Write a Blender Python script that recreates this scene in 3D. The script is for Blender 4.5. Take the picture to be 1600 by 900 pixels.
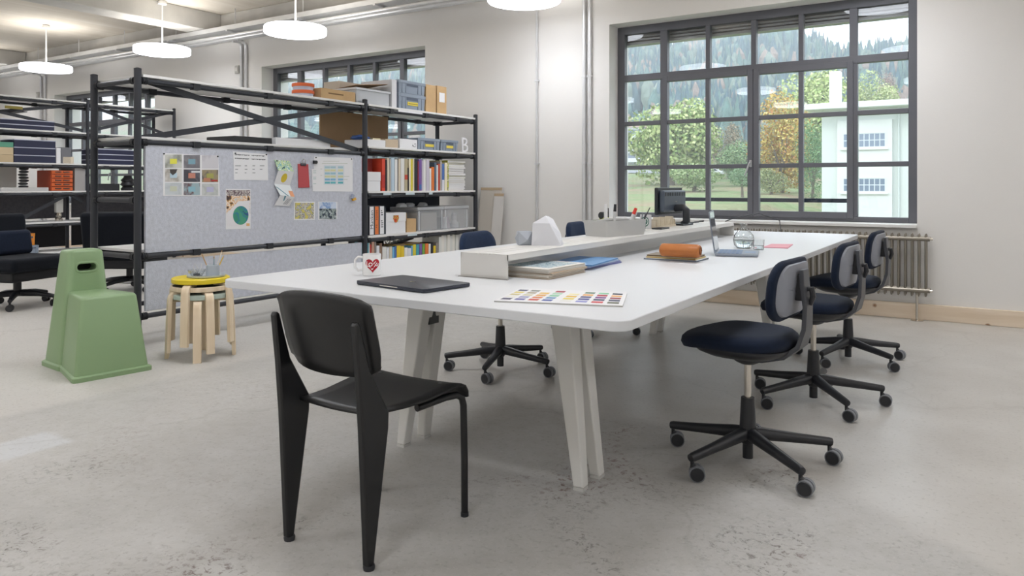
import bpy, bmesh, math, random
from mathutils import Vector, Matrix

scene = bpy.context.scene
for o in list(bpy.data.objects):
    bpy.data.objects.remove(o, do_unlink=True)
COL = scene.collection
R = math.radians
random.seed(11)

# ------------------------------------------------------------------ camera
F_PX, HOR, CAM_H = 1168.0, 290.0, 1.16          # focal length in px of a 1600 px wide frame, horizon row, eye height
YAW = math.atan(745.0 / F_PX)
cam_data = bpy.data.cameras.new('camera')
cam_data.sensor_width = 36.0
cam_data.lens = 36.0 * F_PX / 1600.0
cam_data.shift_y = -(450.0 - HOR) / 1600.0
cam_data.clip_end = 1500
cam = bpy.data.objects.new('camera', cam_data)
COL.objects.link(cam)
cam.location = (0, 0, CAM_H)
cam.rotation_euler = (R(90), 0, YAW)
scene.camera = cam

# ------------------------------------------------------------------ sky, sun, exposure
world = bpy.data.worlds.new('overcast_sky')
scene.world = world
world.use_nodes = True
bg = world.node_tree.nodes['Background']
bg.inputs[0].default_value = (0.82, 0.91, 1.0, 1)
bg.inputs[1].default_value = 2.5
sun_d = bpy.data.lights.new('hazy_sun', 'SUN')
sun_d.energy = .7
sun_d.angle = R(12)
sun_d.color = (1.0, 0.95, 0.87)
sun = bpy.data.objects.new('hazy_sun', sun_d)
COL.objects.link(sun)
sun.location = (-10, -20, 30)
sun.rotation_euler = (R(48), 0, R(-28))         # from behind the camera, over the roof, onto the hillside
LAMP_STRENGTH = 7.2      # radiance of the lamp discs
LAMP_POWER = 7.5        # watts of the downlight in each lamp
scene.view_settings.view_transform = 'Standard'
scene.view_settings.look = 'None'
scene.view_settings.gamma = 1.0
scene.view_settings.use_curve_mapping = False
scene.view_settings.exposure = 0.29

# ------------------------------------------------------------------ measuring helpers: a pixel of the photograph on a known plane of the room
_s, _c = math.sin(YAW), math.cos(YAW)
def _ray(px, py):
    l = (px - 800.0) / F_PX
    return (_c*l - _s, _s*l + _c, (HOR - py) / F_PX)
def onX(px, py, X):
    r = _ray(px, py); t = X / r[0]
    return Vector((X, r[1]*t, CAM_H + r[2]*t))
def onY(px, py, Y):
    r = _ray(px, py); t = Y / r[1]
    return Vector((r[0]*t, Y, CAM_H + r[2]*t))
def onZ(px, py, z):
    r = _ray(px, py); t = (z - CAM_H) / r[2]
    return Vector((r[0]*t, r[1]*t, z))

# ------------------------------------------------------------------ materials
def lin(h):
    if isinstance(h, str):
        h = h.lstrip('#'); c = [int(h[i:i+2], 16)/255 for i in (0, 2, 4)]
    else:
        c = [v/255 for v in h]
    return tuple((v/12.92 if v <= .04045 else ((v+.055)/1.055)**2.4) for v in c) + (1.0,)
MATS = {}
def mat(key, col, rough=.5, metal=0., spec=.5, vary=0., vscale=8., bump=0., bscale=60., sheen=0., coat=0., alpha=None):
    if key in MATS: return MATS[key]
    m = bpy.data.materials.new(key); m.use_nodes = True
    nt = m.node_tree; b = nt.nodes['Principled BSDF']
    c = lin(col)
    b.inputs['Base Color'].default_value = c
    b.inputs['Roughness'].default_value = rough
    b.inputs['Metallic'].default_value = metal
    b.inputs['Specular IOR Level'].default_value = spec
    if sheen: b.inputs['Sheen Weight'].default_value = sheen
    if coat: b.inputs['Coat Weight'].default_value = coat
    if vary or bump:
        tc = nt.nodes.new('ShaderNodeTexCoord')
    if vary:
        n = nt.nodes.new('ShaderNodeTexNoise'); n.inputs['Scale'].default_value = vscale; n.inputs['Detail'].default_value = 6
        nt.links.new(tc.outputs['Object'], n.inputs['Vector'])
        r = nt.nodes.new('ShaderNodeValToRGB')
        r.color_ramp.elements[0].position = .3; r.color_ramp.elements[1].position = .7
        r.color_ramp.elements[0].color = tuple(v*(1-vary) for v in c[:3]) + (1,)
        r.color_ramp.elements[1].color = tuple(min(1, v*(1+vary)) for v in c[:3]) + (1,)
        nt.links.new(n.outputs['Fac'], r.inputs['Fac']); nt.links.new(r.outputs['Color'], b.inputs['Base Color'])
    if bump:
        n2 = nt.nodes.new('ShaderNodeTexNoise'); n2.inputs['Scale'].default_value = bscale; n2.inputs['Detail'].default_value = 4
        nt.links.new(tc.outputs['Object'], n2.inputs['Vector'])
        bp = nt.nodes.new('ShaderNodeBump'); bp.inputs['Strength'].default_value = bump; bp.inputs['Distance'].default_value = .01
        nt.links.new(n2.outputs['Fac'], bp.inputs['Height']); nt.links.new(bp.outputs['Normal'], b.inputs['Normal'])
    MATS[key] = m
    return m
def emit_mat(key, col, strength):
    m = bpy.data.materials.new(key); m.use_nodes = True
    b = m.node_tree.nodes['Principled BSDF']
    b.inputs['Base Color'].default_value = (.9, .9, .9, 1)
    b.inputs['Emission Color'].default_value = lin(col); b.inputs['Emission Strength'].default_value = strength
    MATS[key] = m
    return m
def glass_pane_mat(key, tint=(.975, .985, .985), refl=1.0, rough=0.0, edge=1.0):
    m = bpy.data.materials.new(key); m.use_nodes = True
    nt = m.node_tree; nt.nodes.clear()
    out = nt.nodes.new('ShaderNodeOutputMaterial'); mix = nt.nodes.new('ShaderNodeMixShader')
    t = nt.nodes.new('ShaderNodeBsdfTransparent'); t.inputs[0].default_value = (*tint, 1)
    if edge < 1:                       # longer path through the glass where the surface turns away
        lw2 = nt.nodes.new('ShaderNodeLayerWeight'); lw2.inputs['Blend'].default_value = .5
        r_ = nt.nodes.new('ShaderNodeValToRGB'); r_.color_ramp.elements[0].position = .55; r_.color_ramp.elements[1].position = .98
        r_.color_ramp.elements[0].color = (*tint, 1); r_.color_ramp.elements[1].color = tuple(v*edge for v in tint) + (1,)
        nt.links.new(lw2.outputs['Facing'], r_.inputs[0]); nt.links.new(r_.outputs[0], t.inputs[0])
    g = nt.nodes.new('ShaderNodeBsdfGlossy'); g.inputs['Roughness'].default_value = rough
    # Schlick reflectance, the same from either side of the thin sheet
    lw = nt.nodes.new('ShaderNodeLayerWeight'); lw.inputs['Blend'].default_value = .5
    pw = nt.nodes.new('ShaderNodeMath'); pw.operation = 'POWER'; pw.inputs[1].default_value = 4.
    nt.links.new(lw.outputs['Facing'], pw.inputs[0])
    ma = nt.nodes.new('ShaderNodeMath'); ma.operation = 'MULTIPLY_ADD'; ma.inputs[1].default_value = .8; ma.inputs[2].default_value = .04
    nt.links.new(pw.outputs[0], ma.inputs[0])
    mu = nt.nodes.new('ShaderNodeMath'); mu.operation = 'MULTIPLY'; mu.inputs[1].default_value = refl; mu.use_clamp = True
    nt.links.new(ma.outputs[0], mu.inputs[0]); nt.links.new(mu.outputs[0], mix.inputs[0])
    nt.links.new(t.outputs[0], mix.inputs[1]); nt.links.new(g.outputs[0], mix.inputs[2]); nt.links.new(mix.outputs[0], out.inputs[0])
    MATS[key] = m
    return m

def floor_material():
    m = bpy.data.materials.new('worn_concrete_screed'); m.use_nodes = True
    nt = m.node_tree; b = nt.nodes['Principled BSDF']; L = nt.links.new
    tc = nt.nodes.new('ShaderNodeTexCoord'); P = tc.outputs['Object']
    def noise(s, d=6, dist=0., rough=.55):
        n = nt.nodes.new('ShaderNodeTexNoise'); n.inputs['Scale'].default_value = s; n.inputs['Detail'].default_value = d
        n.inputs['Distortion'].default_value = dist; n.inputs['Roughness'].default_value = rough; L(P, n.inputs['Vector']); return n.outputs['Fac']
    def math_(op, a, b_=None):
        n = nt.nodes.new('ShaderNodeMath'); n.operation = op; n.use_clamp = False
        for i, v in enumerate((a, b_)):
            if v is None: continue
            if isinstance(v, (int, float)): n.inputs[i].default_value = v
            else: L(v, n.inputs[i])
        return n.outputs[0]
    def ramp(f, p0, p1, c0=(0, 0, 0, 1), c1=(1, 1, 1, 1)):
        r = nt.nodes.new('ShaderNodeValToRGB'); e = r.color_ramp.elements
        e[0].position = p0; e[1].position = p1; e[0].color = c0; e[1].color = c1; L(f, r.inputs[0]); return r.outputs[0]
    def mix(f, a, b_, mode='MIX'):
        n = nt.nodes.new('ShaderNodeMix'); n.data_type = 'RGBA'; n.blend_type = mode
        if isinstance(f, (int, float)): n.inputs[0].default_value = f
        else: L(f, n.inputs[0])
        for i, v in ((6, a), (7, b_)):
            if isinstance(v, tuple): n.inputs[i].default_value = v
            else: L(v, n.inputs[i])
        return n.outputs[2]
    def sep():
        s_ = nt.nodes.new('ShaderNodeSeparateXYZ'); L(P, s_.inputs[0]); return s_.outputs
    X, Y, Z = sep()
    base = mix(ramp(noise(.9, 8, .4), .32, .68), lin('#a9a7a3'), lin('#bebcb9'))
    base = mix(ramp(noise(4.5, 8, .2), .35, .7), base, lin('#b4b2ae'))
    base = mix(math_('MULTIPLY', ramp(noise(13, 9, .5, .7), .42, .66), .30), base, lin('#98948c'))
    # the smoother grey screed beyond the seam that runs across the floor
    wob = math_('MULTIPLY', math_('SUBTRACT', noise(1.6, 4), .5), .5)
    xs = math_('MAXIMUM', math_('ADD', X, 1.6), 0)
    edge = math_('SUBTRACT', 3.42, math_('MULTIPLY', math_('MULTIPLY', xs, xs), .30))
    g = math_('SUBTRACT', math_('ADD', Y, wob), edge)
    far = ramp(math_('ADD', math_('MULTIPLY', g, 1.6), .5), .42, .62)
    xr = ramp(math_('ADD', math_('MULTIPLY', math_('ADD', X, 2.9), .6), .5), .2, .8)
    farm = math_('MULTIPLY', far, xr)
    base = mix(farm, base, mix(ramp(noise(2.2, 8), .3, .7), lin('#b0aca6'), lin('#bfbcb7')))
    # the lighter repaired slab in front of the racks
    wl = math_('ADD', math_('ADD', X, 4.15), math_('MULTIPLY', wob, .25))
    left = ramp(math_('ADD', math_('MULTIPLY', wl, 4.), .5), .3, .7, (1, 1, 1, 1), (0, 0, 0, 1))
    base = mix(math_('MULTIPLY', left, .55), base, lin('#c6c2bc'))
    # a pale rectangular repair patch
    def band(v, a, b_, soft=.02):
        n1 = nt.nodes.new('ShaderNodeMapRange'); n1.inputs[1].default_value = a-soft; n1.inputs[2].default_value = a+soft; L(v, n1.inputs[0])
        n2 = nt.nodes.new('ShaderNodeMapRange'); n2.inputs[1].default_value = b_-soft; n2.inputs[2].default_value = b_+soft; n2.inputs[3].default_value = 1; n2.inputs[4].default_value = 0; L(v, n2.inputs[0])
        return math_('MULTIPLY', n1.outputs[0], n2.outputs[0])
    base = mix(math_('MULTIPLY', math_('MULTIPLY', band(X, -3.75, -3.50), band(Y, 1.1, 1.79)), .55), base, lin('#c9ccd0'))
    # fine grit
    base = mix(math_('MULTIPLY', ramp(noise(55, 4), .56, .70), .35), base, lin('#827d74'))
    base = mix(math_('MULTIPLY', ramp(noise(90, 3), .6, .72), .3), base, lin('#d5d1c9'))
    # scuffed, flaked patches with dark and reddish specks, in front of the table only
    near = ramp(math_('ADD', math_('MULTIPLY', math_('SUBTRACT', math_('ADD', X, 3.6), math_('MULTIPLY', Y, 0.)), .4), 0), .0, .35)
    patch = ramp(noise(1.25, 5, .8), .52, .64)
    speck = ramp(noise(34, 8, .6, .75), .53, .60)
    pm = math_('MULTIPLY', math_('MULTIPLY', patch, speck), math_('SUBTRACT', 1., farm))
    pm = math_('MULTIPLY', pm, math_('ADD', math_('MULTIPLY', near, .6), .18))
    stain = mix(ramp(noise(.8, 2), .45, .58), lin('#4f4a43'), lin('#76534b'))
    base = mix(pm, base, stain)
    # hairline cracks
    v = nt.nodes.new('ShaderNodeTexVoronoi'); v.feature = 'DISTANCE_TO_EDGE'; v.inputs['Scale'].default_value = .35
    dv = nt.nodes.new('ShaderNodeVectorMath'); dv.operation = 'ADD'
    nn = nt.nodes.new('ShaderNodeTexNoise'); nn.inputs['Scale'].default_value = 1.3; nn.inputs['Detail'].default_value = 6; L(P, nn.inputs['Vector'])
    L(P, dv.inputs[0]); L(nn.outputs['Color'], dv.inputs[1]); L(dv.outputs[0], v.inputs['Vector'])
    crack = ramp(v.outputs['Distance'], .0, .006, (1, 1, 1, 1), (0, 0, 0, 1))
    base = mix(math_('MULTIPLY', crack, .16), base, lin('#7a756d'))
    L(base, b.inputs['Base Color'])
    rr = math_('SUBTRACT', math_('ADD', .52, math_('MULTIPLY', noise(3, 5), .12)), math_('MULTIPLY', farm, .25))
    L(rr, b.inputs['Roughness'])
    b.inputs['Specular IOR Level'].default_value = .5
    bp = nt.nodes.new('ShaderNodeBump'); bp.inputs['Strength'].default_value = .12; bp.inputs['Distance'].default_value = .004
    L(noise(30, 6), bp.inputs['Height']); L(bp.outputs[0], b.inputs['Normal'])
    return m

def wood_material(key, c0, c1, axis=0, scale=3., rough=.5, knots=True):
    m = bpy.data.materials.new(key); m.use_nodes = True
    nt = m.node_tree; b = nt.nodes['Principled BSDF']; L = nt.links.new
    tc = nt.nodes.new('ShaderNodeTexCoord'); mp = nt.nodes.new('ShaderNodeMapping')
    sc = [scale*6]*3; sc[axis] = scale*.4; mp.inputs['Scale'].default_value = sc
    L(tc.outputs['Object'], mp.inputs['Vector'])
    n = nt.nodes.new('ShaderNodeTexNoise'); n.inputs['Scale'].default_value = 2.; n.inputs['Detail'].default_value = 7; n.inputs['Distortion'].default_value = .6
    L(mp.outputs[0], n.inputs['Vector'])
    r = nt.nodes.new('ShaderNodeValToRGB'); e = r.color_ramp.elements
    e[0].position = .32; e[1].position = .7; e[0].color = lin(c0); e[1].color = lin(c1)
    L(n.outputs['Fac'], r.inputs[0]); col = r.outputs[0]
    if knots:
        v = nt.nodes.new('ShaderNodeTexVoronoi'); v.inputs['Scale'].default_value = 5.5; L(tc.outputs['Object'], v.inputs['Vector'])
        r2 = nt.nodes.new('ShaderNodeValToRGB'); r2.color_ramp.elements[0].position = .07; r2.color_ramp.elements[1].position = .14
        r2.color_ramp.elements[0].color = (1, 1, 1, 1); r2.color_ramp.elements[1].color = (0, 0, 0, 1)
        L(v.outputs['Distance'], r2.inputs[0])
        mx = nt.nodes.new('ShaderNodeMix'); mx.data_type = 'RGBA'; L(r2.outputs[0], mx.inputs[0]); L(col, mx.inputs[6]); mx.inputs[7].default_value = lin('#8a5f3a')
        col = mx.outputs[2]
    L(col, b.inputs['Base Color']); b.inputs['Roughness'].default_value = rough
    MATS[key] = m
    return m

def speckle_material(key, cols, scale, rough=.8, detail=3, interp='CONSTANT'):
    """procedural print: hard-edged noise patches of several colours"""
    m = bpy.data.materials.new(key); m.use_nodes = True
    nt = m.node_tree; b = nt.nodes['Principled BSDF']; L = nt.links.new
    tc = nt.nodes.new('ShaderNodeTexCoord')
    n = nt.nodes.new('ShaderNodeTexNoise'); n.inputs['Scale'].default_value = scale; n.inputs['Detail'].default_value = detail
    L(tc.outputs['Object'], n.inputs['Vector'])
    r = nt.nodes.new('ShaderNodeValToRGB'); r.color_ramp.interpolation = interp
    k = len(cols)
    r.color_ramp.elements[0].position = 0; r.color_ramp.elements[0].color = lin(cols[0])
    r.color_ramp.elements[1].position = .36; r.color_ramp.elements[1].color = lin(cols[1])
    for i in range(2, k):
        e = r.color_ramp.elements.new(.36 + .28*(i-1)/(k-1)); e.color = lin(cols[i])
    L(n.outputs['Fac'], r.inputs[0]); L(r.outputs[0], b.inputs['Base Color']); b.inputs['Roughness'].default_value = rough
    MATS[key] = m
    return m

FLOOR = floor_material()
WALL = mat('wall_plaster', '#e1dfdc', .9, spec=.25, vary=.02, vscale=1.2, bump=.06, bscale=90)
CEIL = wood_material('ceiling_plaster_board', '#d0c8bc', '#ddd7ce', axis=1, scale=.5, rough=.9, knots=False)
CONC = mat('raw_concrete_beam', '#c3c1bd', .9, vary=.08, vscale=3, bump=.15, bscale=40)
PINE = wood_material('pine_board', '#d8c4ab', '#e6d6c2', axis=0, scale=1.5, rough=.6)
BIRCH = wood_material('birch_wood', '#dcc7a8', '#ead9c0', axis=2, scale=3., rough=.5, knots=False)
FRAME = mat('window_grey_paint', '#616268', .45, vary=.03)
GLASS = glass_pane_mat('window_glass')
CLEAR = glass_pane_mat('clear_glass', (.97, .98, .98), 1.3, 0., .55)
def milky_mat(key, white, col='#dfe2e6'):
    m = bpy.data.materials.new(key); m.use_nodes = True
    nt = m.node_tree; nt.nodes.clear()
    out = nt.nodes.new('ShaderNodeOutputMaterial'); mix = nt.nodes.new('ShaderNodeMixShader'); mix.inputs[0].default_value = white
    t = nt.nodes.new('ShaderNodeBsdfTransparent'); p = nt.nodes.new('ShaderNodeBsdfPrincipled')
    p.inputs['Base Color'].default_value = lin(col); p.inputs['Roughness'].default_value = .3
    nt.links.new(t.outputs[0], mix.inputs[1]); nt.links.new(p.outputs[0], mix.inputs[2]); nt.links.new(mix.outputs[0], out.inputs[0])
    MATS[key] = m
    return m
PLASTIC_CLEAR = milky_mat('clear_plastic', .22)
WHITE = mat('white_laminate', '#d8dadd', .35, spec=.4)
WHITEP = mat('white_powdercoat', '#dddbd6', .45)
WHITEB = mat('white_shelf_board', '#e2e1df', .5)
PAPER = mat('white_paper', '#e6e6e8', .8, spec=.2)
ANTHR = mat('anthracite_steel', '#34363c', .45, metal=.2, vary=.04)
BLACKC = mat('black_clamp_plastic', '#202227', .5)
FELT = mat('grey_felt', '#c4c7d1', .95, spec=.1, vary=.09, vscale=38, bump=.4, bscale=150, sheen=.2)
FELTD = mat('dark_felt', '#5d5c60', .95, spec=.1, vary=.12, vscale=30, bump=.4, bscale=150)
NAVY = mat('navy_fabric', '#111d31', .85, spec=.25, vary=.15, vscale=60, bump=.2, bscale=400, sheen=.06)
BLUEF = mat('slate_blue_fabric', '#26344e', .9, spec=.2, vary=.12, vscale=60, bump=.2, bscale=400, sheen=.06)
DARKF = mat('black_navy_fabric', '#11151d', .9, spec=.2, vary=.15, vscale=60, bump=.2, bscale=300, sheen=.05)
PLAST = mat('black_plastic', '#232428', .42)
PLASTG = mat('grey_plastic_shell', '#8a8d96', .45)
RIMG = mat('castor_grey_tread', '#75777c', .6)
CHROME = mat('chrome', '#cfc9c0', .22, metal=1.)
GALV = mat('galvanised_steel', '#d9dadc', .32, metal=.55, vary=.06, vscale=6)
RADM = mat('raw_steel_radiator', '#8b857b', .38, metal=.85, vary=.06)
BLACKW = mat('black_painted_wood', '#171718', .42, vary=.1, vscale=20)
BLACKM = mat('black_painted_steel', '#131315', .35)
GREEN = mat('sage_green_plastic', '#86a077', .42, spec=.45, bump=.03, bscale=300)
SLOT_SHADE = mat('slot_shade_black', '#161a12', .9)
KRAFT = mat('kraft_cardboard', '#c4a57c', .85, spec=.15, vary=.06, vscale=9)
KRAFT2 = mat('brown_cardboard', '#a5896a', .88, spec=.12, vary=.05, vscale=5)
GREYC = mat('grey_crate_plastic', '#8c97a5', .5)
LAMPW = mat('lamp_white_metal', '#eeeeee', .5)

# ------------------------------------------------------------------ mesh building
class MB:
    def __init__(s):
        s.v = []; s.f = []; s.m = []; s.T = None
    def add(s, vs, fs, mi=0):
        o = len(s.v)
        for p in vs:
            p = Vector(p)
            s.v.append(s.T @ p if s.T is not None else p)
        for f in fs:
            s.f.append([i+o for i in f]); s.m.append(mi)
        return s
    def box(s, x0, x1, y0, y1, z0, z1, mi=0):
        return s.add([(x0,y0,z0),(x1,y0,z0),(x1,y1,z0),(x0,y1,z0),(x0,y0,z1),(x1,y0,z1),(x1,y1,z1),(x0,y1,z1)],
                     [(3,2,1,0),(4,5,6,7),(0,1,5,4),(1,2,6,5),(2,3,7,6),(3,0,4,7)], mi)
    def obox(s, c, sx, sy, sz, rz=0, ry=0, rx=0, mi=0):
        M = Matrix.Translation(Vector(c)) @ Matrix.Rotation(rz, 4, 'Z') @ Matrix.Rotation(ry, 4, 'Y') @ Matrix.Rotation(rx, 4, 'X')
        vs = [M @ Vector((a*sx/2, b*sy/2, d*sz/2)) for d in (-1, 1) for b in (-1, 1) for a in (-1, 1)]
        return s.add(vs, [(0,2,3,1),(4,5,7,6),(0,1,5,4),(1,3,7,5),(3,2,6,7),(2,0,4,6)], mi)
    def loft(s, rings, cap=True, closed=True, mi=0):
        n = len(rings[0]); vs = [p for r in rings for p in r]; fs = []
        for i in range(len(rings)-1):
            for j in range(n if closed else n-1):
                k = (j+1) % n
                fs.append((i*n+j, i*n+k, (i+1)*n+k, (i+1)*n+j))
        if cap and closed:
            fs.append(tuple(reversed(range(n)))); fs.append(tuple(range((len(rings)-1)*n, len(rings)*n)))
        return s.add(vs, fs, mi)
    def cyl(s, p0, p1, r0, r1=None, n=14, cap=True, mi=0):
        r1 = r0 if r1 is None else r1
        p0 = Vector(p0); p1 = Vector(p1); d = (p1-p0).normalized()
        a = d.orthogonal().normalized(); b = d.cross(a)
        rings = [[p + (a*math.cos(t) + b*math.sin(t))*r for t in (2*math.pi*k/n for k in range(n))] for p, r in ((p0, r0), (p1, r1))]
        return s.loft(rings, cap, True, mi)
    def tube(s, pts, r, n=10, mi=0, flat=None, up=None):
        pts = [Vector(p) for p in pts]; rings = []
        rr = r if isinstance(r, (list, tuple)) else [r]*len(pts)
        a = None
        for i, p in enumerate(pts):
            d = (pts[min(i+1, len(pts)-1)] - pts[max(i-1, 0)]).normalized()
            if a is None: a = (Vector(up) if up else d.orthogonal())
            a = (a - d*a.dot(d)).normalized(); b = d.cross(a)
            fl = 1. if flat is None else flat
            rings.append([p + (a*math.cos(t)*fl + b*math.sin(t))*rr[i] for t in (2*math.pi*k/n for k in range(n))])
        return s.loft(rings, True, True, mi)
    def lathe(s, prof, c=(0, 0, 0), n=24, mi=0, cap=True):
        c = Vector(c)
        rings = [[c + Vector((r*math.cos(t), r*math.sin(t), z)) for t in (2*math.pi*k/n for k in range(n))] for r, z in prof]
        return s.loft(rings, cap, True, mi)
    def prism(s, poly, off, mi=0):
        """poly: 3-D points; extruded by vector off"""
        poly = [Vector(p) for p in poly]; off = Vector(off)
        return s.loft([poly, [p+off for p in poly]], True, True, mi)
    def quad(s, a, b, c, d, mi=0):
        return s.add([a, b, c, d], [(0, 1, 2, 3)], mi)
    def build(s, name, mats, parent=None, smooth=35, bevel=0, seg=2, sub=0, solid=0, loc=None):
        me = bpy.data.meshes.new(name)
        me.from_pydata([tuple(v) for v in s.v], [], s.f)
        if not isinstance(mats, (list, tuple)): mats = [mats]
        for m in mats: me.materials.append(m)
        if len(mats) > 1: me.polygons.foreach_set('material_index', s.m)
        bm = bmesh.new(); bm.from_mesh(me); bmesh.ops.recalc_face_normals(bm, faces=bm.faces); bm.to_mesh(me); bm.free()
        if smooth:
            me.polygons.foreach_set('use_smooth', [True]*len(me.polygons)); me.set_sharp_from_angle(angle=R(smooth))
        me.update()
        o = bpy.data.objects.new(name, me); COL.objects.link(o)
        if parent: o.parent = parent
        if loc: o.location = loc
        if solid:
            md = o.modifiers.new('thickness', 'SOLIDIFY'); md.thickness = solid; md.offset = 0
        if bevel:
            md = o.modifiers.new('soft_edges', 'BEVEL'); md.width = bevel; md.segments = seg; md.limit_method = 'ANGLE'; md.angle_limit = R(40)
            md.harden_normals = False
        if sub:
            md = o.modifiers.new('subdivision', 'SUBSURF'); md.levels = sub; md.render_levels = sub
        return o

def rrect(w, h, r, n=5, cx=0, cy=0):
    """rounded rectangle outline, 2-D"""
    out = []
    for (sx, sy, a0) in ((1, 1, 0), (-1, 1, 90), (-1, -1, 180), (1, -1, 270)):
        for k in range(n+1):
            a = R(a0 + 90*k/n)
            out.append((cx + sx*(w/2-r) + r*math.cos(a), cy + sy*(h/2-r) + r*math.sin(a)))
    return out

def tag(o, label=None, cat=None, group=None, kind=None):
    if label: o['label'] = label
    if cat: o['category'] = cat
    if group: o['group'] = group
    if kind: o['kind'] = kind
    return o
def thing(name, label, cat, loc=(0, 0, 0), rz=0, group=None, kind=None):
    o = bpy.data.objects.new(name, None); COL.objects.link(o)
    o.empty_display_size = .1
    o.location = loc; o.rotation_euler = (0, 0, rz)
    return tag(o, label, cat, group, kind)
def copy_tree(o, parent=None, label=None):
    c = o.copy(); COL.objects.link(c)
    if parent: c.parent = parent
    if label: c['label'] = label
    for ch in list(o.children): copy_tree(ch, c)
    return c
def text_mesh(name, body, size, material, parent, M, extrude=.0004, align='LEFT', bold=0.):
    """lettering as thin mesh; M places the text plane (x right, y up, z out)"""
    cu = bpy.data.curves.new(name, 'FONT'); cu.body = body; cu.size = size; cu.extrude = extrude; cu.align_x = align; cu.offset = bold
    cu.resolution_u = 2
    tmp = bpy.data.objects.new(name, cu); COL.objects.link(tmp)
    dg = bpy.context.evaluated_depsgraph_get()
    me = bpy.data.meshes.new_from_object(tmp.evaluated_get(dg))
    bpy.data.objects.remove(tmp, do_unlink=True); bpy.data.curves.remove(cu)
    me.materials.clear(); me.materials.append(material)
    me.transform(M)
    me.name = name
    o = bpy.data.objects.new(name, me); COL.objects.link(o)
    if parent: o.parent = parent
    return o
def boolean_cut(o, cutter):
    md = o.modifiers.new('cut', 'BOOLEAN'); md.operation = 'DIFFERENCE'; md.object = cutter; md.solver = 'EXACT'
    dg = bpy.context.evaluated_depsgraph_get(); dg.update()
    me = bpy.data.meshes.new_from_object(o.evaluated_get(dg))
    o.modifiers.clear(); old = o.data; o.data = me; me.name = old.name
    bpy.data.objects.remove(cutter, do_unlink=True)
def plane_matrix(origin, xdir, ydir):
    x = Vector(xdir).normalized(); y = Vector(ydir).normalized(); z = x.cross(y)
    M = Matrix.Identity(4)
    for i in range(3):
        M[i][0] = x[i]; M[i][1] = y[i]; M[i][2] = z[i]; M[i][3] = origin[i]
    return M
ORD = ['first', 'second', 'third', 'fourth', 'fifth', 'sixth', 'seventh', 'eighth', 'ninth', 'tenth', 'eleventh', 'twelfth', 'thirteenth',
       'fourteenth', 'fifteenth', 'sixteenth', 'seventeenth', 'eighteenth', 'nineteenth', 'twentieth', 'twenty-first', 'twenty-second',
       'twenty-third', 'twenty-fourth', 'twenty-fifth', 'twenty-sixth', 'twenty-seventh', 'twenty-eighth', 'twenty-ninth', 'thirtieth']
# ================================================================== THE ROOM
WY = 7.38                        # inner face of the window wall
XL, XR, YB, ZC = -22.0, 8.0, -5.0, 3.8
OPEN = [(2.35, 5.28, .79, 2.90), (-3.46, -0.526, .79, 2.90), (-9.13, -6.01, .79, 2.93), (-15.13, -11.85, .79, 2.90)]

b = MB().box(XL, XR, YB, WY+.5, -.2, 0)
tag(b.build('floor', FLOOR, smooth=0), 'worn beige and grey polished concrete floor with stains', 'floor', kind='structure')
b = MB()
xs = [XR]
prev = XR
for (x0, x1, z0, z1) in OPEN:
    b.box(x1, prev, WY, WY+.5, 0, ZC)
    b.box(x0, x1, WY, WY+.5, 0, z0); b.box(x0, x1, WY, WY+.5, z1, ZC)
    prev = x0
b.box(XL, prev, WY, WY+.5, 0, ZC)
tag(b.build('wall_back', WALL, smooth=0), 'off-white plastered wall with the large grid windows', 'wall', kind='structure')
tag(MB().box(XL-.2, XL, YB, WY+.5, 0, ZC).build('wall_left', WALL, smooth=0), 'plain off-white wall at the far left end', 'wall', kind='structure')
tag(MB().box(XR, XR+.2, YB, WY+.5, 0, ZC).build('wall_right', WALL, smooth=0), 'plain off-white wall outside the right of the frame', 'wall', kind='structure')
tag(MB().box(XL, XR, YB-.2, YB, 0, ZC).build('wall_front', WALL, smooth=0), 'plain off-white wall behind the camera', 'wall', kind='structure')
tag(MB().box(XL, XR, YB, WY+.5, ZC, ZC+.2).build('ceiling', CEIL, smooth=0), 'pale warm board ceiling between concrete beams', 'ceiling', kind='structure')
for k, x in enumerate((-16.3, -10.2, -4.1, 2.0)):
    lab = ('pale concrete ceiling beam at the far left end', 'pale concrete ceiling beam above the tall black rack', 'pale concrete ceiling beam above the pinboard', 'pale concrete ceiling beam on the right side')[k]
    tag(MB().box(x-.2, x+.2, YB, WY-.06, ZC-.28, ZC).build('trim_%d' % (k+1), CONC, smooth=0, bevel=.012), lab, 'beam', kind='structure')
tag(MB().box(XL, XR, WY-.06, WY, ZC-.30, ZC).build('trim_5', CONC, smooth=0, bevel=.01), 'pale concrete edge beam along the top of the window wall', 'beam', kind='structure')

bb = thing('baseboard_back', 'pale knotty pine baseboard along the window wall', 'baseboard', kind='structure')
for (x0, x1) in ((-1.62, 8.0), (-6.0, -1.625), (-12.0, -6.005), (-22, -12.005)):
    MB().box(x0, x1, WY-.028, WY, 0, .135).build('baseboard_board', PINE, bb, smooth=0, bevel=.004)

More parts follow.
